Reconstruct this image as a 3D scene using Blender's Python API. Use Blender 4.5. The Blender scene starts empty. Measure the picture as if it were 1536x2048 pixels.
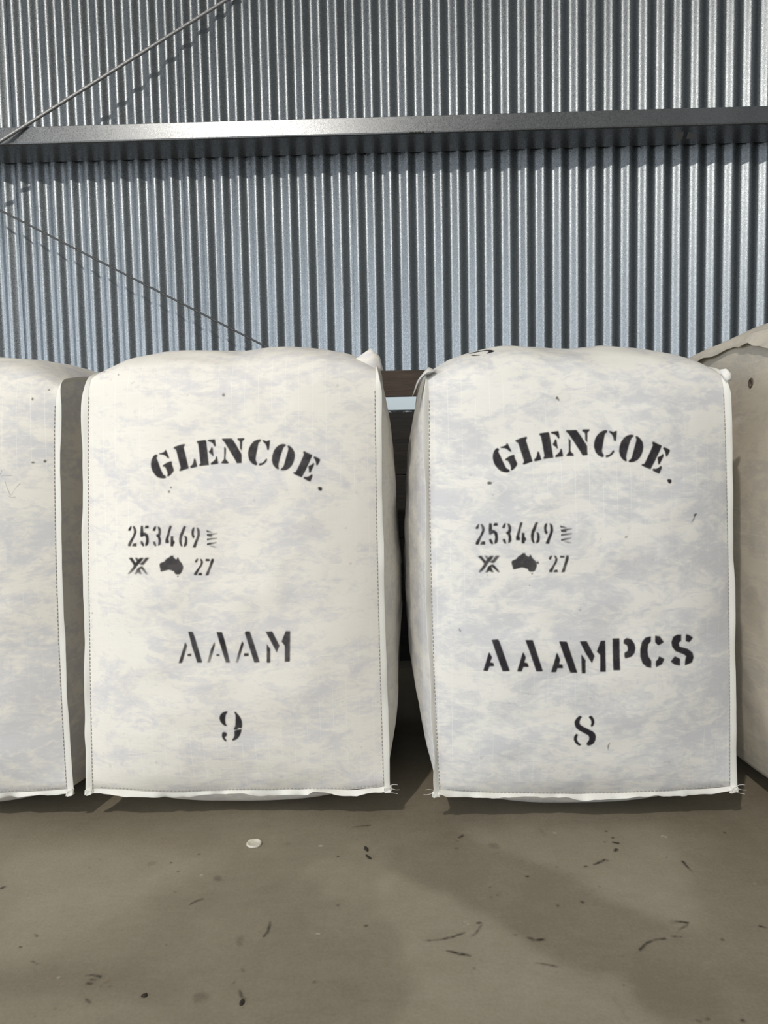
import bpy, bmesh, math, random
import numpy as np
from mathutils import Vector, Matrix
from mathutils.bvhtree import BVHTree

S = bpy.context.scene
COL = S.collection
rng = np.random.default_rng(7)
random.seed(7)

# ------------------------------------------------------------------ camera, light, exposure
def setup_view():
    p, roll = math.radians(4.06), 0.02
    f = Vector((0, math.cos(p), -math.sin(p)))
    u0 = Vector((0, math.sin(p), math.cos(p)))
    r0 = Vector((1, 0, 0))
    r = math.cos(roll) * r0 - math.sin(roll) * u0
    u = math.sin(roll) * r0 + math.cos(roll) * u0
    cam = bpy.data.cameras.new('camera')
    cam.sensor_fit = 'VERTICAL'
    cam.sensor_height = 34.6
    cam.lens = 1420.0 / 2048.0 * 34.6
    cam.clip_start = 0.05
    co = bpy.data.objects.new('camera', cam)
    COL.objects.link(co)
    m = Matrix((r, u, -f)).transposed().to_4x4()
    m.translation = Vector((0, 0, 0.83))
    co.matrix_world = m
    S.camera = co

setup_view()
S.view_settings.view_transform = 'Standard'
S.view_settings.look = 'None'
S.view_settings.gamma = 1.0
S.view_settings.use_curve_mapping = False
S.view_settings.exposure = 0.0

world = bpy.data.worlds.new('daylight')
S.world = world
world.use_nodes = True
bg = world.node_tree.nodes['Background']
bg.inputs[0].default_value = (0.86, 0.93, 1.0, 1)
bg.inputs[1].default_value = 3.9

def add_light(name, kind, loc, energy, color, size, rot=(0, 0, 0), size_y=None):
    l = bpy.data.lights.new(name, kind)
    l.energy = energy
    l.color = color
    if kind == 'AREA':
        l.size = size
        if size_y:
            l.shape = 'RECTANGLE'
            l.size_y = size_y
    else:
        l.shadow_soft_size = size
    o = bpy.data.objects.new(name, l)
    o.location = loc
    o.rotation_euler = rot
    COL.objects.link(o)
    return o

# the high-bay lamp hanging above and behind the photographer
add_light('high_bay_lamp', 'POINT', (-1.8, -2.6, 4.9), 720, (1.0, 0.945, 0.86), 0.07)
# daylight portal in the open roller door
DOOR = (-8.2, 0.2, 4.2, -7.0)                      # x0, x1, height, y
pt = add_light('door_portal', 'AREA', ((DOOR[0] + DOOR[1]) / 2, DOOR[3], DOOR[2] / 2), 1, (1, 1, 1),
               DOOR[1] - DOOR[0], (math.radians(90), 0, 0), DOOR[2])
pt.data.cycles.is_portal = True
# and in the open bay of the left-hand side wall
BAY = (-5.4, 1.6, 4.2)                              # y0, y1, height
pt = add_light('bay_portal', 'AREA', (-8.55, (BAY[0] + BAY[1]) / 2, BAY[2] / 2), 1, (1, 1, 1),
               BAY[2], (0, math.radians(-90), 0), BAY[1] - BAY[0])
pt.data.cycles.is_portal = True

# ------------------------------------------------------------------ helpers
def put(o, label=None, cat=None, group=None, kind=None):
    if label: o['label'] = label
    if cat: o['category'] = cat
    if group: o['group'] = group
    if kind: o['kind'] = kind
    return o

def mesh_obj(name, verts, faces, mat=None, parent=None, smooth=True):
    me = bpy.data.meshes.new(name)
    me.from_pydata([tuple(map(float, v)) for v in verts], [], [tuple(map(int, f)) for f in faces])
    me.update()
    if smooth:
        me.polygons.foreach_set('use_smooth', np.ones(len(me.polygons), bool))
    if mat: me.materials.append(mat)
    o = bpy.data.objects.new(name, me)
    COL.objects.link(o)
    if parent: o.parent = parent
    return o

def set_attr(o, name, vals):
    a = o.data.attributes.new(name, 'FLOAT', 'POINT')
    a.data.foreach_set('value', np.asarray(vals, np.float32))

def empty(name, loc, rz=0.0):
    o = bpy.data.objects.new(name, None)
    o.empty_display_size = 0.1
    o.location = loc
    o.rotation_euler = (0, 0, rz)
    COL.objects.link(o)
    return o

def grid_faces(n, m, wrap=False, off=0):
    out = []
    for i in range(n - 1):
        for j in range(m if wrap else m - 1):
            k = (j + 1) % m
            out.append((off + i * m + j, off + i * m + k, off + (i + 1) * m + k, off + (i + 1) * m + j))
    return out

def sharpen(o, angle=.6):
    o.data.set_sharp_from_angle(angle=angle)
    return o

def box(name, lo, hi, mat, parent=None, bev=0.0):
    bm = bmesh.new()
    bmesh.ops.create_cube(bm, size=1)
    for v in bm.verts:
        v.co = Vector([lo[i] + (v.co[i] + .5) * (hi[i] - lo[i]) for i in range(3)])
    if bev:
        bmesh.ops.bevel(bm, geom=bm.edges[:], offset=bev, segments=2, affect='EDGES', profile=.6)
    me = bpy.data.meshes.new(name)
    bm.to_mesh(me); bm.free()
    if mat: me.materials.append(mat)
    o = bpy.data.objects.new(name, me)
    COL.objects.link(o)
    if parent: o.parent = parent
    return o

def chaikin(p, it=4):
    p = np.asarray(p, float)
    for _ in range(it):
        q = p[:-1] * .75 + p[1:] * .25
        r = p[:-1] * .25 + p[1:] * .75
        mid = np.empty((2 * len(q), p.shape[1]))
        mid[0::2] = q; mid[1::2] = r
        p = np.vstack([p[:1], mid[1:-1], p[-1:]])
    return p

_tab = np.random.default_rng(3).random((64, 64, 64))
def vnoise(x, y, z):
    x, y, z = np.broadcast_arrays(np.asarray(x, float), y, z)
    xi, yi, zi = np.floor(x).astype(int), np.floor(y).astype(int), np.floor(z).astype(int)
    fx, fy, fz = x - xi, y - yi, z - zi
    fx, fy, fz = [t * t * (3 - 2 * t) for t in (fx, fy, fz)]
    r = 0
    for a in (0, 1):
        for b in (0, 1):
            for c in (0, 1):
                w = (fx if a else 1 - fx) * (fy if b else 1 - fy) * (fz if c else 1 - fz)
                r = r + w * _tab[(xi + a) % 64, (yi + b) % 64, (zi + c) % 64]
    return r * 2 - 1

def fbm(x, y, z, o=3):
    r, a = 0, 1.0
    for _ in range(o):
        r = r + a * vnoise(x, y, z)
        x, y, z, a = x * 2.1 + 5.3, y * 2.1 + 1.7, z * 2.1 + 9.1, a * .5
    return r

# ------------------------------------------------------------------ materials
class NT:
    def __init__(s, name):
        s.m = bpy.data.materials.new(name)
        s.m.use_nodes = True
        s.t = s.m.node_tree
        s.b = s.t.nodes['Principled BSDF']
        s.out = s.t.nodes['Material Output']
    def n(s, kind, **kw):
        nd = s.t.nodes.new(kind)
        for k, v in kw.items():
            if k.startswith('i_'):
                nd.inputs[k[2:].replace('_', ' ')].default_value = v
            elif k[0] == 'x' and k[1:].isdigit():
                nd.inputs[int(k[1:])].default_value = v
            else:
                setattr(nd, k, v)
        return nd
    def l(s, a, b):
        s.t.links.new(a, b)
    def math(s, op, a, b=None, clamp=False):
        nd = s.n('ShaderNodeMath', operation=op, use_clamp=clamp)
        for i, v in enumerate((a, b)):
            if v is None: continue
            if isinstance(v, (int, float)): nd.inputs[i].default_value = v
            else: s.l(v, nd.inputs[i])
        return nd.outputs[0]
    def noise(s, vec, scale, detail=4, rough=.55, dist=0):
        nd = s.n('ShaderNodeTexNoise')
        nd.inputs['Scale'].default_value = scale
        nd.inputs['Detail'].default_value = detail
        nd.inputs['Roughness'].default_value = rough
        nd.inputs['Distortion'].default_value = dist
        s.l(vec, nd.inputs['Vector'])
        return nd.outputs['Fac']
    def mapping(s, vec, scale=(1, 1, 1), loc=(0, 0, 0), rot=(0, 0, 0)):
        nd = s.n('ShaderNodeMapping')
        nd.inputs['Scale'].default_value = scale
        nd.inputs['Location'].default_value = loc
        nd.inputs['Rotation'].default_value = rot
        s.l(vec, nd.inputs['Vector'])
        return nd.outputs[0]
    def ramp(s, fac, stops):
        nd = s.n('ShaderNodeValToRGB')
        e = nd.color_ramp.elements
        while len(e) < len(stops): e.new(.5)
        for el, (p, c) in zip(e, stops):
            el.position = p
            el.color = (c, c, c, 1) if isinstance(c, (int, float)) else (*c, 1)
        s.l(fac, nd.inputs[0])
        return nd.outputs[0]
    def mix(s, fac, a, b, mode='MIX'):
        nd = s.n('ShaderNodeMix', data_type='RGBA', blend_type=mode)
        for sock, v in ((nd.inputs[0], fac), (nd.inputs[6], a), (nd.inputs[7], b)):
            if isinstance(v, (int, float)): sock.default_value = v
            elif isinstance(v, tuple): sock.default_value = (*v, 1)
            else: s.l(v, sock)
        return nd.outputs[2]
    def bump(s, h, strength, dist):
        nd = s.n('ShaderNodeBump')
        nd.inputs['Strength'].default_value = strength
        nd.inputs['Distance'].default_value = dist
        s.l(h, nd.inputs['Height'])
        s.l(nd.outputs[0], s.b.inputs['Normal'])
        return nd
    def coord(s, which='Object'):
        return s.n('ShaderNodeTexCoord').outputs[which]

def simple(name, col, rough=.6, metal=0.0):
    t = NT(name)
    t.b.inputs['Base Color'].default_value = (*col, 1)
    t.b.inputs['Roughness'].default_value = rough
    t.b.inputs['Metallic'].default_value = metal
    return t.m

def cloth_material(name, seed, cream, grey, bias=0.0):
    """white nylon through which the wool shows as creamy wisps, with a faint ripstop grid"""
    t = NT(name)
    co = t.coord()
    wig = t.noise(t.mapping(co, loc=(seed, 0, 0)), 5.0, 3, .5)
    v = t.mapping(co, (1.0, 1.0, 1.75), (seed * 1.7, seed, seed * .6), (0, .18, 0))
    a = t.noise(v, 7.5, 8, .62, .9)
    b = t.noise(t.mapping(co, (1, 1, 2.3), (seed + 4, 2, 1), (0, -.25, 0)), 24.0, 6, .62, 1.1)
    big = t.noise(t.mapping(co, loc=(seed + 9, 3, 2)), 2.2, 2, .5)
    c = t.noise(t.mapping(co, (1, 1, 1.6), (seed + 7, 6, 3), (0, .1, 0)), 48.0, 4, .6, .8)
    f = t.math('ADD', t.math('MULTIPLY', a, .50), t.math('MULTIPLY', b, .34))
    f = t.math('ADD', f, t.math('MULTIPLY', big, .22))
    f = t.math('ADD', f, t.math('MULTIPLY', c, .12))
    f = t.ramp(f, [(.525 - bias, 0.0), (.575 - bias, .40), (.635 - bias, 1.0)])
    base = t.mix(f, grey, cream)
    # faint warm / cool drift of the cloth
    base = t.mix(t.math('MULTIPLY', wig, .12), base, (.74, .62, .56))
    sx = t.n('ShaderNodeSeparateXYZ'); t.l(co, sx.inputs[0])
    lines = []
    for ax, pitch, st in ((0, .0293, .30), (2, .0293, .16)):
        fr = t.math('ABSOLUTE', t.math('SUBTRACT', t.math('FRACT', t.math('DIVIDE', t.math('ADD', sx.outputs[ax], 5.0), pitch)), .5))
        lines.append(t.math('MULTIPLY', t.math('LESS_THAN', fr, .026), st))
    ln = t.math('MAXIMUM', *lines)
    patch = t.ramp(t.noise(t.mapping(co, loc=(seed, 8, 8)), 3.5, 2), [(.40, 0), (.62, 1)])
    ln = t.math('MULTIPLY', ln, patch)
    base = t.mix(ln, base, (.90, .89, .85))
    # small grubby flecks
    sp = t.ramp(t.noise(t.mapping(co, loc=(seed + 2, 5, 1)), 55, 2, .4), [(.735, 0), (.78, 1)])
    base = t.mix(t.math('MULTIPLY', sp, .22), base, (.30, .27, .24))
    t.l(base, t.b.inputs['Base Color'])
    t.b.inputs['Roughness'].default_value = .62
    t.b.inputs['Specular IOR Level'].default_value = .25
    h = t.math('ADD', t.math('MULTIPLY', b, .8), t.math('MULTIPLY', t.noise(co, 700, 2), .10))
    t.bump(h, .20, .006)
    return t.m

def ink_material():
    t = NT('stencil_ink')
    t.b.inputs['Roughness'].default_value = .75
    t.b.inputs['Specular IOR Level'].default_value = .2
    co = t.coord()
    nz = t.noise(co, 60, 4)
    t.l(t.mix(nz, (.017, .014, .017), (.036, .030, .036)), t.b.inputs['Base Color'])
    at = t.n('ShaderNodeAttribute', attribute_name='ink')
    tr = t.n('ShaderNodeBsdfTransparent')
    mx = t.n('ShaderNodeMixShader')
    t.l(at.outputs['Fac'], mx.inputs[0]); t.l(tr.outputs[0], mx.inputs[1]); t.l(t.b.outputs[0], mx.inputs[2])
    t.l(mx.outputs[0], t.out.inputs[0])
    return t.m

def grime_material(name, col, rough=.8):
    t = NT(name)
    t.b.inputs['Roughness'].default_value = rough
    t.b.inputs['Base Color'].default_value = (*col, 1)
    at = t.n('ShaderNodeAttribute', attribute_name='ink')
    tr = t.n('ShaderNodeBsdfTransparent')
    mx = t.n('ShaderNodeMixShader')
    t.l(at.outputs['Fac'], mx.inputs[0]); t.l(tr.outputs[0], mx.inputs[1]); t.l(t.b.outputs[0], mx.inputs[2])
    t.l(mx.outputs[0], t.out.inputs[0])
    return t.m

def galv_material(name, col, rough, spangle=.5, bump=.25, metal=.94):
    t = NT(name)
    co = t.coord()
    vo = t.n('ShaderNodeTexVoronoi'); vo.inputs['Scale'].default_value = 320
    t.l(co, vo.inputs['Vector'])
    sp = t.n('ShaderNodeSeparateColor'); t.l(vo.outputs['Color'], sp.inputs[0])
    fine = t.noise(co, 420, 3, .7)
    cloud = t.noise(t.mapping(co, (1, 1, .25)), 3.0, 4)
    k = t.math('ADD', t.math('MULTIPLY', sp.outputs[0], .45 * spangle), t.math('MULTIPLY', fine, .55 * spangle))
    k = t.math('ADD', k, t.math('MULTIPLY', cloud, .35))
    c = t.ramp(k, [(.15, tuple(x * .62 for x in col)), (.75, tuple(min(1, x * 1.18) for x in col))])
    t.l(c, t.b.inputs['Base Color'])
    t.b.inputs['Metallic'].default_value = metal
    r = t.math('ADD', t.math('MULTIPLY', sp.outputs[1], .16), rough - .08)
    t.l(r, t.b.inputs['Roughness'])
    h = t.math('ADD', t.math('MULTIPLY', sp.outputs[2], .6), fine)
    t.bump(h, bump, .0012)
    return t.m

def floor_material():
    t = NT('painted_concrete')
    co = t.coord()
    big = t.noise(co, 2.6, 5, .6, .6)
    mid = t.noise(co, 11, 6, .65, .3)
    fine = t.noise(co, 160, 4, .65)
    streak = t.noise(t.mapping(co, (1, 3.5, 1), rot=(0, 0, .35)), 16, 4, .6)
    at = t.n('ShaderNodeAttribute', attribute_name='floor_tone')
    f = t.math('ADD', t.math('MULTIPLY', big, .30), t.math('MULTIPLY', mid, .22))
    f = t.math('ADD', f, t.math('MULTIPLY', streak, .12))
    f = t.math('ADD', f, t.math('MULTIPLY', fine, .30))
    f = t.math('ADD', f, t.math('MULTIPLY', t.noise(co, 60, 3, .6), .10))
    f = t.math('ADD', f, -.12)
    f = t.math('ADD', f, t.math('MULTIPLY', at.outputs['Fac'], .30))
    c = t.ramp(f, [(.28, (.182, .154, .109)), (.52, (.260, .227, .168)), (.82, (.36, .323, .255))])
    t.l(c, t.b.inputs['Base Color'])
    r = t.math('SUBTRACT', .66, t.math('MULTIPLY', mid, .2))
    t.l(r, t.b.inputs['Roughness'])
    t.b.inputs['Specular IOR Level'].default_value = .32
    t.bump(t.math('ADD', fine, t.math('MULTIPLY', mid, .5)), .22, .002)
    return t.m

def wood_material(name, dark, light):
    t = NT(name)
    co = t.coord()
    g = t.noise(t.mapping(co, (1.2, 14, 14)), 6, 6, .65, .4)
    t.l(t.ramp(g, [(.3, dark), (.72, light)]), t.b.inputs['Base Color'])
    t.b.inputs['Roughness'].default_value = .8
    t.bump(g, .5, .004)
    return t.m

M = dict(
    ink=ink_material(),
    cloth_a=cloth_material('nylon_over_wool_warm', 1.3, (.80, .765, .69), (.655, .638, .632), .02),
    cloth_b=cloth_material('nylon_over_wool_cool', 5.1, (.77, .75, .69), (.60, .598, .605), -.005),
    cloth_c=cloth_material('nylon_over_wool_pale', 8.7, (.79, .755, .68), (.62, .612, .61), .0),
    cloth_d=cloth_material('nylon_over_wool_tan_shaded', 12.9, (.58, .525, .43), (.485, .45, .385), .0),  # tan cloth, with the shade on this bale darkened into its colour
    seam=simple('nylon_seam', (.735, .715, .655), .6),
    stitch=simple('seam_thread', (.33, .31, .28), .8),
    thread=simple('loose_thread', (.75, .73, .68), .8),
    grime=grime_material('grime', (.05, .04, .03)),
    pen=grime_material('pencil_line', (.14, .13, .14)),
    scuff=grime_material('rubber_scuff', (.018, .014, .009)),
    pale=grime_material('pale_scrape', (.62, .58, .48)),
    galv=galv_material('galvanised_sheet', (.245, .262, .275), .33, .6, .30),
    girt=galv_material('galvanised_girt', (.25, .255, .26), .33, .3, .10, .85),
    cable=simple('wire_rope', (.34, .335, .33), .5, .6),
    wire=simple('dull_wire', (.10, .10, .10), .6, .5),
    floor=floor_material(),
    roof=simple('roof_sheet', (.20, .20, .20), .7, .2),
    sidewall=simple('dark_side_sheet', (.24, .26, .27), .7, .2),
    timber=wood_material('old_timber', (.030, .019, .012), (.085, .060, .042)),
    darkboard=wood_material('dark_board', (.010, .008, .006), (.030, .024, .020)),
)

# ------------------------------------------------------------------ setting
WYAW = math.radians(-1.0)
WROOT = (0.0, 3.292)
def wall_pt(x, d, z):
    """a point on the back wall: x along it, d towards the room, z up"""
    c, s = math.cos(WYAW), math.sin(WYAW)
    return (WROOT[0] + c * x + s * d, WROOT[1] + s * x - c * d, z)

PITCH, AMP = 0.0762, 0.0085
PHASE_X = 1.584        # a ridge of the corrugation
LAPX = PHASE_X - .20   # where one sheet laps over the next
def build_wall():
    H = 6.2
    x0, x1 = -8.5, 3.6
    sheets, cover = [], 10 * PITCH
    LAP = LAPX
    k0 = math.floor((x0 - LAP) / cover)
    V, Fc = [], []
    x = LAP + k0 * cover
    while x < x1:
        xs = np.linspace(x, x + cover + .30 * PITCH, 10 * 14 + 5)
        t = (xs - x) / (xs[-1] - x)
        d = AMP * np.cos(2 * np.pi * (xs - PHASE_X) / PITCH) + .0012 * (t > .965) + .0003
        off = len(V)
        for xx, dd in zip(xs, d):
            V.append(wall_pt(xx, dd, 0)); V.append(wall_pt(xx, dd, H))
        for i in range(len(xs) - 1):
            Fc.append((off + 2 * i, off + 2 * i + 2, off + 2 * i + 3, off + 2 * i + 1))
        x += cover
    o = mesh_obj('wall_back', V, Fc, M['galv'])
    put(o, kind='structure')

build_wall()

def slab(name, lo, hi, mat):
    put(box(name, lo, hi, mat), kind='structure')

slab('wall_right', (3.5, -7.2, 0), (3.6, 3.35, 6.2), M['sidewall'])
def left_wall():
    o = empty('wall_left', (0, 0, 0))
    put(o, kind='structure')
    box('wall_panel', (-8.6, -7.2, 0), (-8.5, BAY[0], 6.2), M['sidewall'], o)
    box('wall_panel', (-8.6, BAY[1], 0), (-8.5, 3.55, 6.2), M['sidewall'], o)
    box('wall_panel', (-8.6, BAY[0], BAY[2]), (-8.5, BAY[1], 6.2), M['sidewall'], o)
left_wall()
def front_wall():
    y0, y1 = DOOR[3] - .2, DOOR[3] - .1
    o = empty('wall_front', (0, 0, 0))
    put(o, kind='structure')
    box('wall_panel', (-8.6, y0, 0), (DOOR[0], y1, 6.2), M['sidewall'], o)
    box('wall_panel', (DOOR[1], y0, 0), (3.6, y1, 6.2), M['sidewall'], o)
    box('wall_panel', (DOOR[0], y0, DOOR[2]), (DOOR[1], y1, 6.2), M['sidewall'], o)
front_wall()
slab('ceiling', (-8.6, -7.2, 6.2), (3.6, 3.7, 6.3), M['roof'])

def inside(poly, X, Y):
    c = np.zeros(X.shape, bool)
    p = np.asarray(poly, float)
    n = len(p)
    for i in range(n):
        xa, ya = p[i]; xb, yb = p[i - 1]
        if ya == yb: continue
        cond = ((ya > Y) != (yb > Y)) & (X < (xb - xa) * (Y - ya) / (yb - ya) + xa)
        c ^= cond
    return c

def blur(a, k):
    if k < 1: return a
    ker = np.ones(2 * k + 1) / (2 * k + 1)
    for _ in range(2):
        a = np.apply_along_axis(lambda r: np.convolve(r, ker, 'same'), 0, a)
        a = np.apply_along_axis(lambda r: np.convolve(r, ker, 'same'), 1, a)
    return a

# lighter and darker zones of the floor colour: (polygon in metres, amount, softness in cells)
FLOOR_TONE = [
    ([(-0.015,1.383),(0.075,1.329),(0.153,1.25),(0.233,1.172),(0.274,1.11),(0.331,1.08),(0.381,1.021),(0.414,0.973),(0.001,0.983),(0.022,1.061),(0.031,1.153),(0.014,1.219),(-0.031,1.248),(-0.042,1.341)], 0.496, 2),
    ([(0.14,1.543),(0.288,1.417),(0.339,1.371),(0.419,1.278),(0.467,1.254),(0.501,1.204),(0.545,1.202),(0.576,1.337),(0.6,1.444),(0.631,1.546)], 0.336, 3),
    ([(-0.893,1.509),(-0.529,1.505),(-0.381,1.441),(-0.404,1.37),(-0.496,1.263),(-0.548,1.17),(-0.679,1.125)], 0.44, 7),
    ([(-0.188,1.407),(-0.107,1.431),(-0.015,1.383),(-0.015,1.292),(-0.138,1.312)], 0.28, 2),
    ([(-0.679,1.125),(-0.378,1.122),(-0.348,1.061),(-0.349,1.05),(-0.586,1.056),(-0.647,1.069)], -0.32, 4),
    ([(-0.641,1.058),(-0.356,1.05),(-0.338,0.991),(-0.608,0.998)], 0.2, 4),
    ([(-0.014,1.486),(0.133,1.533),(0.278,1.418),(0.41,1.279),(0.501,1.204),(0.501,1.103),(0.5,0.97),(0.421,0.972),(0.34,1.085),(0.238,1.172),(0.153,1.25),(0.066,1.337),(-0.015,1.392)], -0.24, 2),
    ([(0.662,1.567),(0.885,1.558),(0.557,0.969),(0.5,0.97),(0.517,1.138)], -0.176, 9),
    ([(-0.435,1.371),(-0.218,1.331),(-0.022,1.206),(0.011,1.083),(-0.006,0.983),(-0.316,0.991),(-0.418,1.166)], -0.12, 9),
]

def build_floor():
    xs = np.concatenate([[-8.6, -4, -2.5], np.arange(-1.5, 1.5, .0045), [1.6, 2.5, 3.6]])
    ys = np.concatenate([[-7.2, -4, -1, .4], np.arange(.90, 1.9, .0045), [2.1, 2.8, 3.7]])
    X, Y = np.meshgrid(xs, ys, indexing='ij')
    w = np.zeros(X.shape)
    nx = X + .020 * fbm(X * 14, Y * 14, 3.3); ny = Y + .020 * fbm(X * 14, Y * 14, 8.8)
    for poly, amt, soft in FLOOR_TONE:
        w += amt * blur(inside(poly, nx, ny).astype(float), soft)
    V = np.stack([X, Y, 0 * X], -1).reshape(-1, 3)
    o = mesh_obj('floor', V, [(f[0], f[3], f[2], f[1]) for f in grid_faces(len(xs), len(ys))], M['floor'])
    set_attr(o, 'floor_tone', w.reshape(-1))
    put(o, kind='structure')
    return o
FLOOR = build_floor()

def build_girt():
    """the cold-formed steel girt: front flange up with a lip, level web, rear flange on the wall"""
    root = empty('wall_girt', wall_pt(0, 0, 2.208), WYAW)
    put(root, 'long galvanised steel rail running across the corrugated wall above the bales', 'girt')
    w, t = .189, .0028
    d1 = .0088
    out = [(d1, .000), (d1, .070), (d1 + t, .070), (d1 + t, t + .002), (d1 + .006, t), (w - .006, t),
           (w - t, t + .004), (w - t, .073 - t), (w - .022, .073 - t), (w - .022, .073), (w - .004, .073), (w, .070), (w, .008),
           (w - .002, .003), (w - .007, 0)]
    V, Fc = [], []
    n = len(out)
    xs = [-8.4, -4, -2, 0, 2, 3.45]
    for x in xs:
        for d, z in out:
            V.append((x, -d, z))
    Fc = grid_faces(len(xs), n, True)
    Fc.append(tuple(range(n))[::-1]); Fc.append(tuple(range((len(xs) - 1) * n, len(xs) * n)))
    o = mesh_obj('girt_section', V, Fc, M['girt'], root, smooth=False)
    return root, w
GIRT, GIRT_W = build_girt()

def tube(name, pts, r, mat, parent=None, seg=8, twist=0, strands=0):
    pts = [Vector(p) for p in pts]
    V, n = [], seg
    for i, p in enumerate(pts):
        d = (pts[min(i + 1, len(pts) - 1)] - pts[max(i - 1, 0)]).normalized()
        a = d.orthogonal().normalized(); b = d.cross(a)
        if i == 0: ref = a
        a = (ref - d * ref.dot(d)).normalized(); b = d.cross(a); ref = a
        for k in range(n):
            an = 2 * math.pi * k / n
            rr = r * (1 + (.16 * math.cos(strands * (an + twist * i)) if strands else 0))
            V.append(p + (a * math.cos(an) + b * math.sin(an)) * rr)
    Fc = grid_faces(len(pts), n, True)
    Fc.append(tuple(range(n))[::-1]); Fc.append(tuple(range((len(pts) - 1) * n, len(pts) * n)))
    return mesh_obj(name, V, Fc, mat, parent)

def cable(label, a, b, r, mat, sag=.0):
    a, b = Vector(a), Vector(b)
    N = max(60, int((b - a).length / .008))
    pts = [a.lerp(b, i / N) - Vector((0, 0, sag * 4 * (i / N) * (1 - i / N))) for i in range(N + 1)]
    o = tube('bracing_cable', pts, r, mat, None, 18, .32, 6)
    put(o, label, 'cable')
cable('thick twisted wire rope slanting up to the right in front of the steel rail', (-2.056, 3.019, 1.886), (-.595, 3.276, 2.899), .0068, M['cable'])
cable('thin wire slanting down to the right across the wall below the steel rail', (-2.072, 3.204, 2.185), (1.975, 3.168, .02), .0040, M['wire'])

def build_fence():
    o = empty('timber_fence', (0.15, 2.80, 0))
    put(o, 'dark brown weathered timber fence standing behind the gap between the two stencilled bales', 'fence')
    # rail, two posts and dark lower boards, all in the fence's own frame
    bm_rail = box('rail', (-.95, 0, 1.082), (.95, .045, 1.184), M['timber'], o, .004)
    for x in (-.80, .80):
        box('post', (x - .05, .05, 0), (x + .05, .14, 1.15), M['timber'], o, .004)
    st = box('pale_strip', (-.95, .004, 1.030), (.95, .040, 1.0815), simple('pale_blue', (.70, .80, .85), .5), o, .002)  # pale blue band of one even colour under the rail
    st['label'] = 'pale blue strip below the brown rail'
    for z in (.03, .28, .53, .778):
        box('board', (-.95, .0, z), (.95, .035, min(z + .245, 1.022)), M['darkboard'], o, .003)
build_fence()

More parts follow.
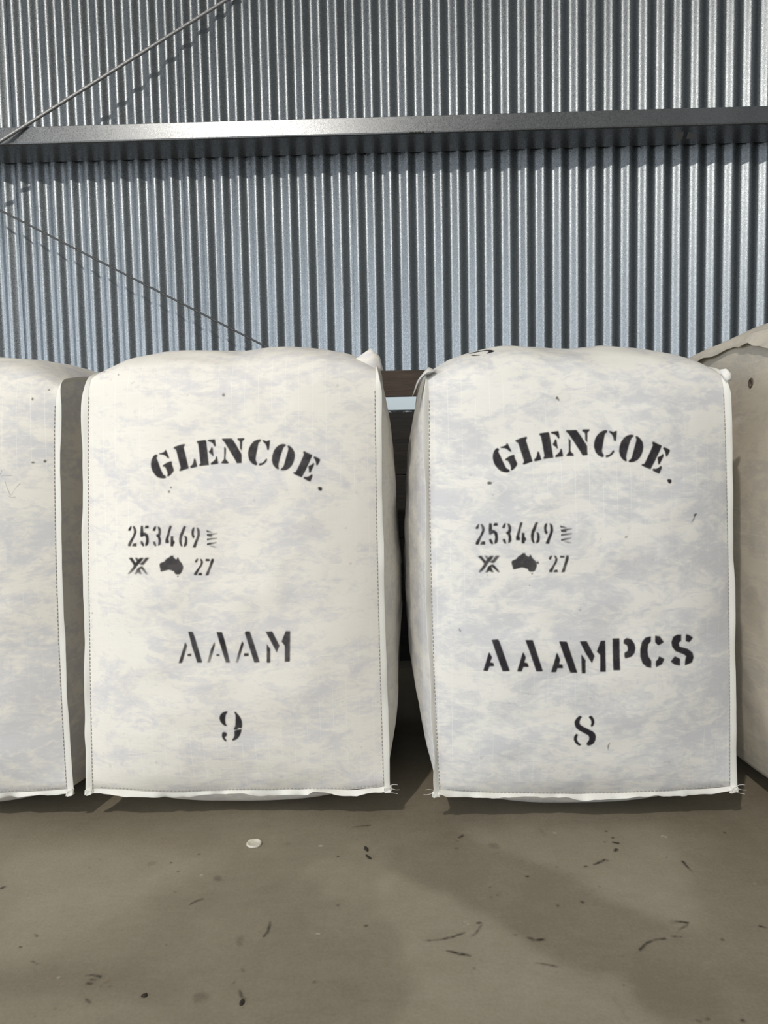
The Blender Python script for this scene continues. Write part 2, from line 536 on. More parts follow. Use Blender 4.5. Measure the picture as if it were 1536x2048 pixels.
# ------------------------------------------------------------------ wool bales
class Bale:
    """Seam frame: origin on the floor below the middle of the front seams, x right, y back, z up."""
    def __init__(s, name, label, loc, rz, mat, xl, xr, depth=.70, ztop=1.045, dome=.075, front=.05, bl=.03, br=.05,
                 hump=None, seed=1.0, zb=.086, corner=.05):
        s.seed, s.depth, s.ztop, s.zb = seed, depth, ztop, zb
        s.root = empty(name, loc, rz)
        put(s.root, label, 'wool bale', 'wool bales along the shed wall')
        s.xl, s.xr = [np.poly1d(np.polyfit([zb, .6, ztop], v, 2)) for v in (xl, xr)]
        D, Z = depth, ztop
        c = corner
        edge = chaikin([(0, zb), (0, .16), (0, .40), (0, .70), (0, Z - c * 2.2), (.004, Z - c * .45), (c * .55, Z + .004), (.13, Z + .022), (.35, Z + .030),
                        (.57, Z + .022), (D - c * .55, Z + .004), (D - .004, Z - c * .45), (D, Z - c * 2.2), (D, .70), (D, .40), (D, .16), (D, zb)])
        F, T = front, dome
        cen = chaikin([(.004, zb - .012), (-F * .62, .13), (-F * 1.15, .38), (-F * 1.2, .70), (-F * .75, Z - c * 2.0), (-F * .25 , Z + T * .10), (.045, Z + T * .66), (.15, Z + T * 1.02), (.35, Z + T * 1.08),
                       (.55, Z + T * 1.02), (D - .045, Z + T * .66), (D + F * .25, Z + T * .10), (D + F * .75, Z - c * 2.0), (D + F * 1.2, .70), (D + F * 1.15, .38), (D + F * .62, .13), (D - .004, zb - .012)])
        ebot = chaikin([(D, zb), (D - .10, zb - .018), (D - .2, zb - .026), (D / 2, zb - .030), (.2, zb - .026), (.10, zb - .018), (0, zb)])
        cbot = chaikin([(D - .004, zb - .012), (D - .06, .018), (D - .15, -.004), (D / 2, 0.001), (.15, -.004), (.06, .018), (.004, zb - .012)])
        E = np.vstack([edge, ebot[1:-1]]); C = np.vstack([cen, cbot[1:-1]])
        s.nf = len(edge)
        N = len(E)
        U = np.sin(np.linspace(-1, 1, 85) * math.pi / 2 * .86) / math.sin(math.pi / 2 * .86)
        g = 1 - np.abs(U) ** 3.0
        hump = hump or (lambda u: 1 + 0 * u)
        Y = E[:, None, 0] * (1 - g) + C[:, None, 0] * g
        top = np.clip((E[:, 1] - .75) / .25, 0, 1)[:, None]
        g4 = (1 - np.abs(U) ** 5.0) * hump(U)
        gg = g[None] * (1 - top) + g4[None] * top
        Zz = E[:, None, 1] * (1 - gg) + C[:, None, 1] * gg
        ze = E[:, 1]
        X = s.xl(ze)[:, None] * (1 - U) / 2 + s.xr(ze)[:, None] * (1 + U) / 2
        P = np.stack([X, Y, Zz], -1)
        # soft undulation of the packed cloth, fading at seams and floor
        q = seed * 3.1
        amp = .0055 * (g ** .7)[None] * np.clip((P[..., 2]) / .12, 0, 1)
        nz = fbm(P[..., 0] * 6 + q, P[..., 1] * 6, P[..., 2] * 9 + q, 3)
        wr = fbm(P[..., 0] * 9 + q, P[..., 1] * 9 + q, P[..., 2] * 26, 2)
        upper = np.clip((P[..., 2] - (Z - .16)) / .14, 0, 1)
        dsp = amp * nz + .0030 * (g ** .5)[None] * upper * wr
        cy = np.array([0, D / 2, .55])
        dirn = P - cy; dirn[..., 0] = 0
        dirn /= np.linalg.norm(dirn, axis=-1, keepdims=True)
        P = P + dirn * dsp[..., None]
        P[..., 2] = np.maximum(P[..., 2], 0.0)
        s.P, s.U = P, U
        nu = len(U)
        V = list(P.reshape(-1, 3)); Fc = grid_faces(N, nu)
        Fc += [((N - 1) * nu + j, (N - 1) * nu + j + 1, j + 1, j) for j in range(nu - 1)]
        Fc = [f[::-1] for f in Fc]
        # side panels: rings shrinking to the middle, bulging outwards
        for side, col, bul in ((-1, 0, bl), (1, nu - 1, br)):
            L = P[:, col]
            c0 = np.array([L[:, 0].mean(), D / 2, .54])
            prev = [i * nu + col for i in range(N)]
            R = 1 - np.linspace(0, 1, 26)[1:] ** 1.25
            for r in R[:-1]:
                q3 = c0 + (L - c0) * r
                q3[:, 0] = L[:, 0] * r + c0[0] * (1 - r) + side * bul * (1 - r ** 2.6)
                wob = fbm(q3[:, 1] * 7 + q, q3[:, 2] * 9, q + side, 3)
                q3[:, 0] += side * .006 * wob * (1 - r ** 2)
                q3[:, 2] = np.maximum(q3[:, 2], 0)
                off = len(V); V += list(q3)
                cur = list(range(off, off + N))
                for i in range(N):
                    k = (i + 1) % N
                    f = (prev[i], prev[k], cur[k], cur[i])
                    Fc.append(f if side > 0 else f[::-1])
                prev = cur
            off = len(V); V.append(c0 + np.array([side * bul, 0, 0]))
            for i in range(N):
                k = (i + 1) % N
                f = (prev[i], prev[k], off)
                Fc.append(f if side > 0 else f[::-1])
        s.body = mesh_obj('cloth_body', V, Fc, mat, s.root)
        s.bvh = BVHTree.FromPolygons([tuple(v) for v in V], [tuple(f) for f in Fc])
        s.N, s.nu = N, nu

    # --- seams
    def strip(s, name, base, dirs, nrm, mat, th=.0008):
        """a thin folded strip of cloth: base line, outward vectors (with length), and its normal"""
        base, dirs, nrm = map(np.asarray, (base, dirs, nrm))
        prof = [(0, 1), (.5, 1), (.93, 1), (1, .35), (1, -.35), (.93, -1), (.5, -1), (0, -1)]
        V = []
        n = len(prof)
        for b, d, m in zip(base, dirs, nrm):
            for a, t in prof:
                V.append(b + d * a + m * th * t)
        Fc = grid_faces(len(base), n, True)
        Fc.append(tuple(range(n))[::-1]); Fc.append(tuple(range((len(base) - 1) * n, len(base) * n)))
        return sharpen(mesh_obj(name, V, Fc, mat, s.root))

    def side_seam(s, side, width=.0135, fold=.0, fold_top=.0, wave=.0032, thin=.0):
        col = 0 if side < 0 else s.nu - 1
        L = s.P[:s.nf, col]
        # resample evenly
        d = np.r_[0, np.cumsum(np.linalg.norm(np.diff(L, axis=0), axis=1))]
        n = int(d[-1] / .008)
        t = np.linspace(0, d[-1], n)
        B = np.stack([np.interp(t, d, L[:, k]) for k in range(3)], -1)
        tan = np.gradient(B, axis=0); tan /= np.linalg.norm(tan, axis=1, keepdims=True)
        out = np.stack([0 * t, -tan[:, 2], tan[:, 1]], -1)          # outward normal of the loop, in the y-z plane
        w = width * (1 + .16 * fbm(t * 9 + s.seed, side * 3.3, 0, 2))
        top = np.clip((B[:, 2] - (s.ztop - .05)) / .05, 0, 1)
        w = w * (1 - thin * top)
        fo = fold * (1 - top) + fold_top * top
        ang = fo + wave * 90 * fbm(t * 13 + s.seed * 2, side * 5.1, 2, 2) * .9
        X = np.array([side, 0, 0.0])
        dirs = (np.cos(ang)[:, None] * X + np.sin(ang)[:, None] * out) * w[:, None]
        nrm = (-np.sin(ang)[:, None] * X + np.cos(ang)[:, None] * out)
        return s.strip('seam_flap', B - X * .0005, dirs, nrm, M['seam'])

    def bottom_seam(s, width=.012, down=.95, wave=.006):
        x0, x1 = s.P[0, 0, 0], s.P[0, -1, 0]
        n = int((x1 - x0) / .007)
        u = np.linspace(0, 1, n)
        Lx = np.linspace(x0, x1, n)
        B = np.stack([np.interp(Lx, s.P[0, :, 0], s.P[0, :, k]) for k in range(3)], -1)
        lift = wave * fbm(Lx * 7 + s.seed, 1.2, s.seed, 2)
        w = width * (1 + .40 * fbm(Lx * 19 + s.seed, 4.2, 0, 3))
        B[:, 2] += lift * .5
        ang = 1.05 + .85 * fbm(Lx * 15, s.seed, 3.3, 3)
        dirs = np.stack([0 * w, -np.cos(ang) * w, -np.sin(ang) * w * down], -1)
        nrm = np.stack([0 * w, -np.sin(ang), np.cos(ang)], -1)
        B[:, 1] += .001
        return s.strip('seam_flap', B, dirs, nrm, M['seam'])

    def front_at(s, x, z, off=.0008):
        h = s.bvh.ray_cast(Vector((x, -.6, z)), Vector((0, 1, 0)))
        if h[0] is None: return None
        return h[0] + h[1] * off if h[1].y < 0 else h[0] - h[1] * off

    def stitches(s, side, inset=.002, z0=.075, z1=None, pitch=.0088, zig=.0):
        z1 = z1 or s.ztop - .05
        col = 0 if side < 0 else s.nu - 1
        L = s.P[:s.nf, col]
        k = np.searchsorted(L[:, 2][:s.nf // 3], [z0, z1])
        zz = np.arange(z0, z1, pitch)
        bm = bmesh.new()
        fz, fx = L[:s.nf // 3, 2], L[:s.nf // 3, 0]
        for i, z in enumerate(zz):
            x = np.interp(z, fz, fx) - side * (inset + .0007 * random.random())
            a = s.front_at(x, z, .0006); b = s.front_at(x - side * zig * (1 if i % 2 else -1), z + pitch * .55, .0006)
            if a is None or b is None: continue
            capsule(bm, a, b, .00085)
        return bm_obj('stitching', bm, M['stitch'], s.root)

    def bottom_stitches(s, pitch=.0085, rise=.004):
        x0, x1 = s.P[0, 0, 0] + .02, s.P[0, -1, 0] - .02
        bm = bmesh.new()
        for x in np.arange(x0, x1, pitch):
            z = np.interp(x, s.P[0, :, 0], s.P[0, :, 2]) + rise
            a = s.front_at(x, z, .0006); b = s.front_at(x + pitch * .55, z, .0006)
            if a is None or b is None: continue
            capsule(bm, a, b, .00085)
        return bm_obj('stitching', bm, M['stitch'], s.root)

    def tuft(s, side, size=.017, threads=3):
        """the bunched, knotted end of the seams at a bottom corner"""
        p = s.P[0, 0 if side < 0 else -1]
        bm = bmesh.new()
        bmesh.ops.create_icosphere(bm, subdivisions=4, radius=1)
        for v in bm.verts:
            c = v.co.copy()
            k = 1 + .22 * float(fbm(c.x * 1.6 + s.seed * 7 + side, c.y * 1.6, c.z * 1.6, 2))
            q = [math.copysign(abs(t) ** .42, t) * .85 for t in c]
            fold = .0016 * float(fbm(c.x * 5 + s.seed, c.z * 5 + side * 3, s.seed, 2))
            v.co = Vector((p[0] + side * .0065 + q[0] * .0105 * k, p[1] - .003 + q[1] * .0035 * k + fold, p[2] - .006 + q[2] * .0085 * k + .002 * q[0]))
        o = bm_obj('corner_tuft', bm, M['seam'], s.root)
        for k in range(threads):
            a = Vector(p) + Vector((side * .012, -.004, .003 - .007 * k))
            pts = [a + Vector((side * .0045 * i, -.0004 * i, .0012 * math.sin(i * .9 + k * 2) - .0011 * i * (k - .6))) for i in range(5 + k % 2)]
            tube('thread_end', pts, .00045, M['thread'], o, 6)
        return o

    def ear(s, side, pts, name='corner_fold'):
        """a folded point of cloth at a top corner: a fan of cloth through the given outline, given thickness"""
        pts = [Vector(p) for p in pts]
        c = sum(pts, Vector()) / len(pts)
        bm = bmesh.new()
        vs = [bm.verts.new(p) for p in pts]; cv = bm.verts.new(c + Vector((side * .004, -.006, 0)))
        for i in range(len(vs)):
            bm.faces.new((vs[i], vs[(i + 1) % len(vs)], cv))
        bmesh.ops.recalc_face_normals(bm, faces=bm.faces[:])
        bmesh.ops.subdivide_edges(bm, edges=bm.edges[:], cuts=2, use_grid_fill=True, smooth=.4)
        r = bmesh.ops.solidify(bm, geom=bm.faces[:], thickness=.0018)
        return bm_obj(name, bm, s.body.data.materials[0], s.root)

    # --- paint on the cloth
    def decal(s, name, polys, mat, label=None, res=.00115, soft=.0011, grain=.25, fade=None, axis='front', off=.0009, density=1.0):
        allp = np.vstack([np.asarray(p, float) for p in polys])
        pad = .004
        lo, hi = allp.min(0) - pad, allp.max(0) + pad
        sub = 3
        hs = res / sub
        nx, nz = int((hi[0] - lo[0]) / res) + 1, int((hi[1] - lo[1]) / res) + 1
        gx = lo[0] + np.arange(nx * sub) * hs; gz = lo[1] + np.arange(nz * sub) * hs
        A = np.zeros((len(gx), len(gz)))
        for i, p in enumerate(polys):
            p = np.asarray(p, float)
            a, b = p.min(0) - pad, p.max(0) + pad
            i0, i1 = np.searchsorted(gx, [a[0], b[0]]); j0, j1 = np.searchsorted(gz, [a[1], b[1]])
            Xs, Zs = np.meshgrid(gx[i0:i1], gz[j0:j1], indexing='ij')
            m = inside(p, Xs, Zs).astype(float)
            k = density if np.isscalar(density) else density[i]
            m *= k
            if fade: m *= fade(i, (Xs - p[:, 0].min()) / max(1e-6, np.ptp(p[:, 0])), (Zs - p[:, 1].min()) / max(1e-6, np.ptp(p[:, 1])))
            A[i0:i1, j0:j1] = np.maximum(A[i0:i1, j0:j1], m)
        A = blur(A, max(1, int(round(soft / hs / 1.6))))
        Xs, Zs = np.meshgrid(gx, gz, indexing='ij')
        A = A * (1 - grain * np.clip(.35 + .9 * fbm(Xs * 95, Zs * 95, s.seed, 3), 0, 1))
        A = A[sub // 2::sub, sub // 2::sub]; gx = gx[sub // 2::sub]; gz = gz[sub // 2::sub]
        n, m = A.shape
        keep = A > .03
        fm = keep[:-1, :-1] | keep[1:, :-1] | keep[:-1, 1:] | keep[1:, 1:]
        idx = -np.ones((n, m), int)
        used = np.zeros((n, m), bool)
        used[:-1, :-1] |= fm; used[1:, :-1] |= fm; used[:-1, 1:] |= fm; used[1:, 1:] |= fm
        V, al = [], []
        for i, j in zip(*np.nonzero(used)):
            if axis == 'front':
                p = s.front_at(gx[i], gz[j], off)
            else:
                h = s.bvh.ray_cast(Vector((gx[i], gz[j], 3)), Vector((0, 0, -1)))
                p = h[0] + Vector((0, 0, off)) if h[0] else None
            if p is None: continue
            idx[i, j] = len(V); V.append(p); al.append(A[i, j])
        Fc = []
        for i, j in zip(*np.nonzero(fm)):
            q = (idx[i, j], idx[i + 1, j], idx[i + 1, j + 1], idx[i, j + 1])
            if min(q) >= 0: Fc.append(q if axis != 'front' else q)
        o = mesh_obj(name, V, Fc, mat, s.root)
        set_attr(o, 'ink', np.clip(al, 0, 1))
        if label: o['label'] = label
        return o

def capsule(bm, a, b, r):
    d = (b - a)
    if d.length < 1e-6: return
    d.normalize()
    x = d.orthogonal().normalized(); y = d.cross(x)
    rings = []
    for p, k in ((a - d * r * .6, .45), (a, 1), (b, 1), (b + d * r * .6, .45)):
        rings.append([bm.verts.new(p + (x * math.cos(t) + y * math.sin(t)) * r * k) for t in (0, 1.257, 2.513, 3.77, 5.027)])
    for q, w in zip(rings, rings[1:]):
        for i in range(5):
            bm.faces.new((q[i], q[(i + 1) % 5], w[(i + 1) % 5], w[i]))
    bm.faces.new(rings[0][::-1]); bm.faces.new(rings[-1])

def bm_obj(name, bm, mat, parent=None):
    me = bpy.data.meshes.new(name)
    bm.to_mesh(me); bm.free()
    me.polygons.foreach_set('use_smooth', np.ones(len(me.polygons), bool))
    me.materials.append(mat)
    o = bpy.data.objects.new(name, me)
    COL.objects.link(o)
    if parent: o.parent = parent
    return o

def two_hump(a, b, c):
    return lambda u: 1 + a * np.exp(-((u + .45) / .28) ** 2) + b * np.exp(-((u - .35) / .25) ** 2) + c * np.exp(-((u) / .15) ** 2)

B_NINE = Bale('wool_bale', 'cream wool bale stencilled AAAM above a single 9', (-.352, 1.592, 0), math.radians(-1.4), M['cloth_a'],
              (-.339, -.322, -.302), (.341, .337, .340), ztop=1.035, dome=.072, bl=.012, br=.046, seed=1.0,
              hump=two_hump(.04, .06, -.05))
B_EIGHT = Bale('wool_bale', 'cream wool bale stencilled with the long AAAMPCS line above an 8', (.440, 1.552, 0), math.radians(-.6), M['cloth_b'],
               (-.329, -.341, -.338), (.327, .315, .300), ztop=1.012, dome=.075, bl=.052, br=.026, seed=2.0,
               hump=two_hump(.26, .16, -.05))
B_EDGE = Bale('wool_bale', 'unstencilled cream wool bale cut off by the left edge of the photo', (-1.100, 1.605, 0), math.radians(-.8), M['cloth_c'],
              (-.345, -.345, -.34), (.353, .356, .374), ztop=1.020, dome=.088, bl=.04, br=.008, seed=3.0)
B_TALL = Bale('wool_bale', 'taller tan wool bale half hidden at the right edge of the photo', (1.235, 1.500, 0), math.radians(0), M['cloth_d'],
              (-.340, -.335, -.330), (.340, .345, .34), ztop=1.085, dome=.085, bl=.038, br=.05, seed=4.0)
BALES = dict(nine=B_NINE, eight=B_EIGHT, edge=B_EDGE, tall=B_TALL)

for b, fl, fr in ((B_NINE, .05, -.1), (B_EIGHT, .75, .1), (B_EDGE, .1, .12), (B_TALL, .4, .2)):
    th = .0 if b is B_EDGE else .6
    b.side_seam(-1, fold=fl, fold_top=.75, thin=th)
    b.side_seam(1, fold=fr, fold_top=.75, thin=th)
    b.bottom_seam()
    b.stitches(-1); b.stitches(1)
    b.bottom_stitches()
    b.tuft(-1, threads=0 if b is B_NINE else 2); b.tuft(1, threads=0 if b is B_EDGE else 3)

# traced outlines of the stencils, in millimetres on each bale front (x right of its middle, z above the floor)
PAINT = {
    'nine': {
        'name': [[(-140.9,855.5),(-137.6,852.5),(-140.7,848),(-136.5,837.8),(-131.7,824.3),(-126,811.6),(-120.9,809),(-119.3,804.3),(-125.3,803.1),(-131.1,803.9),(-138.5,806.2),(-143.7,811.4),(-149.2,818.7),(-152.4,826.8),(-153.4,835.2),(-152.1,843.5),(-147.9,850.8),(-143.7,854.8)],[(-135.1,857.4),(-128.8,858.5),(-122.4,861),(-121.3,864.3),(-119.6,865.1),(-118.5,862.9),(-112.3,847.7),(-113.7,846.1),(-116.4,848.3),(-121.8,853.1),(-126.6,855.1),(-133.6,855.4)],[(-127,830.4),(-125.2,832.4),(-117.3,837.1),(-109.6,839.7),(-106.8,839.1),(-106.6,833.7),(-102.1,820.7),(-104.6,815.8),(-108.7,811),(-114.9,806.7),(-117,808.8),(-115.6,812.1),(-116.5,817.1),(-119.6,824.7),(-122.2,828.5),(-125.9,828.7)],[(-102.4,869.3),(-100.5,870.9),(-90.3,874.6),(-79.1,877),(-76.8,875.2),(-78.2,872.8),(-80.4,870.8),(-79.5,866.2),(-75,848.6),(-69.7,824),(-79,821.5),(-88.3,818.4),(-90.6,820.3),(-87.4,824.3),(-87.5,827.2),(-91.8,845.2),(-96.2,862.8),(-98,865.8),(-101.6,867.6)],[(-66.5,828),(-61.6,831.6),(-59.1,836.4),(-57.7,843.8),(-56.3,845.2),(-54,842.8),(-50.8,827.5),(-58,825.7),(-64.8,824.3)],[(-51.5,881.1),(-49.8,882.7),(-39.9,883.9),(-31.8,884.6),(-30.5,881.9),(-28.2,862.4),(-25,830.2),(-34.6,829.7),(-44.7,828.6),(-46.6,830.6),(-43.4,834.2),(-43.5,837.1),(-45.1,854),(-47.8,875.6),(-48.9,878.1)],[(-26.9,884.4),(-18,885.4),(-11.5,886),(-10.8,882.2),(-9.5,871.5),(-12,869.9),(-14.6,875),(-18.4,879.3),(-26.3,882.1)],[(-24.5,859.4),(-20.8,863.7),(-19.4,868.2),(-17.7,869.4),(-16.2,866),(-15.5,857.8),(-14.2,850.3),(-16,848.7),(-18.2,852.9),(-22.9,856)],[(-20.5,834.1),(-13.9,838.8),(-10,842.8),(-8.8,848.1),(-7.4,848.8),(-6.4,847.1),(-4,832.7),(-12.8,831.8),(-19.9,830.8)],[(4.2,886.1),(5.5,886.9),(15.1,886.8),(25.2,886.6),(26.7,885.5),(34.7,872.9),(46.8,852),(46.7,833.3),(36.6,832.8),(31,843.7),(20.6,861.2),(9.9,879.3),(6,882.7)],[(9.5,869.9),(13,864.8),(12.6,856.6),(11.6,843.6),(13.1,841.1),(18.5,834.7),(17.5,832.7),(3.8,833.1),(2.7,834.9),(8.3,841.3),(9,848.6),(9.1,860.9)],[(38,886.3),(40.4,887),(52.5,886.9),(53.2,884.8),(48.2,880.1),(47.1,859.8),(43.7,864.8),(43.7,877.4),(42.6,880.8),(38.3,883.4)],[(88.3,883.9),(88.7,879.3),(83.7,876.2),(82.2,869.4),(79.3,855.7),(77,841.9),(77.7,837),(80.4,832.1),(79.9,828),(76.7,827.8),(69.5,831.7),(63.6,839.2),(61,849),(60.9,856.4),(63.2,865.2),(67.5,873.2),(74.2,879.9),(81.5,883.2)],[(92.2,882),(96.6,881),(101.3,878.8),(105.3,881),(108.5,880.9),(107.9,874.9),(106,861.1),(103.9,859.8),(102.4,861.3),(101,868.6),(98.4,874),(93,879.1)],[(84.9,831.5),(91.4,832.1),(96.3,836),(99.6,841.1),(102,841),(102,837.8),(97,831.5),(91.3,828.1),(86.4,827),(84.8,827.5)],[(141.9,871.6),(142.2,868.3),(138.3,866.4),(135.8,860.8),(131.7,849.7),(126.7,830.5),(126.2,824),(127.4,819.9),(126.5,817.2),(120.2,821),(114.7,828.4),(112.4,838.2),(113.3,847.9),(116.7,858.3),(122.4,866.2),(128.8,870.8),(135.9,872.6)],[(146.9,869.7),(151.3,867.5),(156.8,862),(160.7,854.6),(161.6,845.7),(159.8,836.1),(155.8,826.6),(149.3,819.5),(142,816.1),(134.8,815.6),(131,816.5),(132.1,819.3),(136.9,822.8),(139,828.7),(143.1,843.9),(146.4,855.1),(148.1,862.3),(146.1,866.9)],[(180.1,855.6),(182.1,856.3),(190,851.6),(198.8,847.6),(198,844.4),(190.9,828.6),(184.5,815.1),(176,799.7),(166.8,803.7),(157.8,808.4),(158.4,810.8),(162.8,811),(165.2,814.2),(173.3,830.8),(181.3,849.1),(179.7,852.7)],[(201.6,841.9),(203.6,844.3),(209.9,841.6),(215.9,837.4),(214.7,833.4),(210,824.7),(207.6,825.2),(207.2,830.5),(205.2,837)],[(190.5,822.2),(191.7,824.1),(198.1,826.7),(200.8,830.3),(202.8,829),(202,824.2),(194.9,810),(192.9,808.8),(191.7,811.7),(191.3,818.1)],[(180,797.6),(181.2,800.4),(187.6,800.2),(193.2,802.4),(196.8,805.9),(199.2,804.2),(198.4,800.2),(193.9,789.9),(187.5,792.9)],[(209.8,776.5),(213,778.2),(217.8,777),(219,773.8),(217.8,769.8),(214.2,769.1),(211.4,772.4)]],
        'number': [[(-210.3,690.4),(-208.4,694.1),(-204.7,699.1),(-201.6,700.3),(-201.7,696.5),(-204.1,690.3),(-206.8,689.2)],[(-197.7,700.2),(-195,699.7),(-190.8,694.6),(-189.7,687.8),(-191.6,682),(-198.1,671.1),(-205.6,655.6),(-211.6,655.8),(-210.5,661.3),(-208.1,665.4),(-199.4,677.1),(-195.4,686.3),(-196.1,692.2),(-198.2,697.2)],[(-201.7,655.5),(-198.9,661.8),(-191.2,662.6),(-191.1,655.2)],[(-179.4,700.9),(-173.9,700.3),(-173.8,686),(-169.2,685.8),(-163.9,681),(-162.5,672.4),(-163.1,664),(-165.5,658.2),(-170.6,655.4),(-170.8,660),(-168.6,667.6),(-168.5,674.4),(-170.2,678.7),(-173,679.2),(-176.1,676.8),(-180.7,676.5),(-180.9,685)],[(-170.8,695.2),(-167.9,701),(-161.7,700.7),(-161.2,695.2)],[(-181.6,666.8),(-177.8,667.2),(-174.4,661),(-173.9,655.1),(-177.2,656.1),(-181.1,661.2)],[(-152.5,689.8),(-150.9,694),(-147.1,699.4),(-143.8,699.7),(-145,694.6),(-147.2,689.2)],[(-140.5,699.1),(-136,698.1),(-133.4,691.6),(-134.1,683.2),(-136.7,677.3),(-134.7,669.6),(-135.2,662.1),(-137.5,657.9),(-142.1,656),(-141.5,661.4),(-140.3,667.3),(-141,675),(-144.2,675.9),(-144.6,681),(-140.8,681.7),(-139.1,687.6),(-139.7,694.4)],[(-153.2,665.7),(-149,666.4),(-146.5,659.9),(-145.9,655.3),(-149.2,655.8),(-152.3,660.2)],[(-113.2,700.5),(-108.8,699.4),(-113.6,686.5),(-118.2,670.7),(-116.4,665.6),(-117.4,661.9),(-125.2,662.6),(-124.5,669.3),(-120.5,680.9)],[(-112.2,677.6),(-106.9,677.4),(-107,668.6),(-104.3,665.9),(-104.5,661.3),(-107,660.2),(-107.7,654.7),(-113.3,655.4)],[(-82.8,699),(-77.7,698.3),(-81.4,688.4),(-86.9,676.1),(-88.7,666.9),(-88.4,660.1),(-87.2,653.8),(-90.7,655.2),(-93.8,662.9),(-94.1,671.4),(-91.9,679.7),(-86.9,690.4)],[(-82.4,677.6),(-79.6,678.3),(-76.3,673.9),(-76.2,663.8),(-77.4,657.1),(-83.6,652.8),(-83.7,658.2),(-81.4,664),(-80.8,672.4)],[(-65.6,690.1),(-63,695),(-59.5,696),(-60.2,690.6),(-61.6,684.8),(-61.5,679.8),(-59.8,676.3),(-62,671.4),(-65.6,676.7),(-66.4,683.4)],[(-55.2,695.4),(-52.2,694.8),(-48.9,690),(-48.4,679),(-51.1,670.8),(-55.4,661),(-58.2,651.5),(-64.9,652.3),(-61.7,659.7),(-54.8,675.2),(-53.6,682.7),(-54,690.3)]],
        'bars': [[(-35.3,689.2),(-31.5,688.3),(-19.9,684.4),(-22.7,683.1),(-34.8,685.4)],[(-35.9,680.1),(-26.4,681.3),(-9.7,682.4),(-11.1,680.2),(-22.6,678),(-22,674.2),(-29.8,675.3),(-35.6,677.3)],[(-35.5,670.1),(-26,671.3),(-9.8,672.1),(-11.5,669.3),(-26.9,667.8),(-34.8,667)],[(-35.5,659.1),(-27.2,661.3),(-11.8,663),(-12.7,660.2),(-25.8,657.3),(-35.2,656.4)],[(-29.8,655.3),(-20.4,654.7),(-12,651.1),(-19.1,650.5)]],
        'cross': [[(-210.4,629.8),(-201.9,630.6),(-197.9,624.2),(-193.4,618.6),(-198.3,613.9),(-199.6,617.3),(-205.7,625.1)],[(-183.1,630),(-175,630.2),(-181.4,622.2),(-187.6,616.4),(-190.2,613),(-195.8,606.2),(-202,600.1),(-209.9,594.5),(-213.9,594.9),(-208,601),(-198.5,612.2),(-197.7,615.6),(-192.3,620.7),(-187.3,626.6)],[(-194.9,631),(-190.3,630.5),(-187.3,626.6),(-191.2,622.4),(-193.3,626.7)],[(-170.8,630.6),(-162.6,630.3),(-168.3,623.7),(-176,615.3),(-180.2,615),(-186.6,617.6),(-182.3,618.8),(-177.7,622.2)],[(-187.7,608.7),(-181.4,611.6),(-177.3,610.6),(-171.8,602.3),(-166.4,594.6),(-170.2,594.2),(-176.1,600.7),(-181.9,607.7),(-183.9,606),(-182.9,600.8),(-179.5,594.3),(-183.8,594.4),(-189.2,598.3),(-193.3,594),(-198.4,594.5),(-193.1,601),(-191.7,605.3)]],
        'map': [[(-139.5,615.3),(-137.9,618.6),(-128.3,622.2),(-123.9,627.7),(-116,631.7),(-114.4,634.3),(-107.8,634.5),(-107.9,630.7),(-103.5,627.1),(-100.8,626.2),(-99.1,631.2),(-97.2,630.3),(-94.8,623.4),(-89.5,617.3),(-87,610.4),(-87.7,605.3),(-91.9,596.9),(-95.6,593.6),(-103.6,593.8),(-106.4,597.4),(-107.6,601.2),(-109.9,600.9),(-113.7,603.1),(-119.3,604.1),(-125.3,602.6),(-135.5,599.8),(-138.2,601.6),(-137.5,604.1),(-139.2,611)],[(-101.1,589.5),(-99.1,591.1),(-97.5,589.4),(-99.4,587.5)]],
        'code': [[(-61,621.9),(-57.6,626.4),(-53.4,628),(-54.8,622.9),(-57.4,618.7),(-60.5,619.3)],[(-48.6,627.8),(-44.9,625.1),(-43.4,619),(-45.4,613),(-51.8,603.9),(-57.9,591.4),(-64,591.6),(-63.1,595.8),(-55.6,604.9),(-49.2,614.1),(-47.6,620.1),(-49,624.4)],[(-55.5,591.3),(-51.9,595.8),(-46.6,596.1),(-46.4,591)],[(-37.2,626.5),(-29,625.7),(-28.8,621.8),(-37.5,621.8)],[(-24.1,626.7),(-19.9,625.7),(-20.7,619.7),(-28,602.9),(-32.5,590.4),(-38.9,590.2),(-35.7,598.1),(-29.1,613.2),(-26.4,621.7)]],
        'line': [[(-82.2,465.9),(-72.5,465.7),(-67.4,449.2),(-54.5,395.7),(-65.6,395.6),(-74.6,429.1),(-78.3,447.5)],[(-90.2,442.6),(-86,434.9),(-100,395.2),(-107.2,395.3),(-104.1,403.6)],[(-86.3,415.3),(-78.1,416.5),(-78.5,410.5),(-86.6,410.7)],[(-18.9,464.5),(-7.1,464.5),(-2.1,445.2),(7.1,395),(-2,395.1),(-8.1,419.2)],[(-25,442.5),(-24.5,435.1),(-37.2,395.6),(-43.5,395.7),(-34.1,425)],[(-22.3,414.7),(-15.6,414.6),(-15.2,410.4),(-22.1,410.1)],[(43.1,461.8),(45.3,465.4),(53.8,465.1),(60.3,442),(72.9,395.1),(61.2,394.4),(52.4,425.6)],[(36.4,443.6),(39.2,437),(25.1,394.8),(19.7,394.9),(27,418.7)],[(39.4,415.7),(49.3,415.5),(49.1,409.5),(38.8,409.7)],[(88.5,463.1),(102.2,463.6),(117.4,431.4),(111,416)],[(89.9,435.7),(97,423.7),(96.2,393.8),(88.7,393.9)],[(132,463.2),(141.7,462.8),(139,394.8),(128,395.1),(129.3,430.1),(122.5,440.3)]],
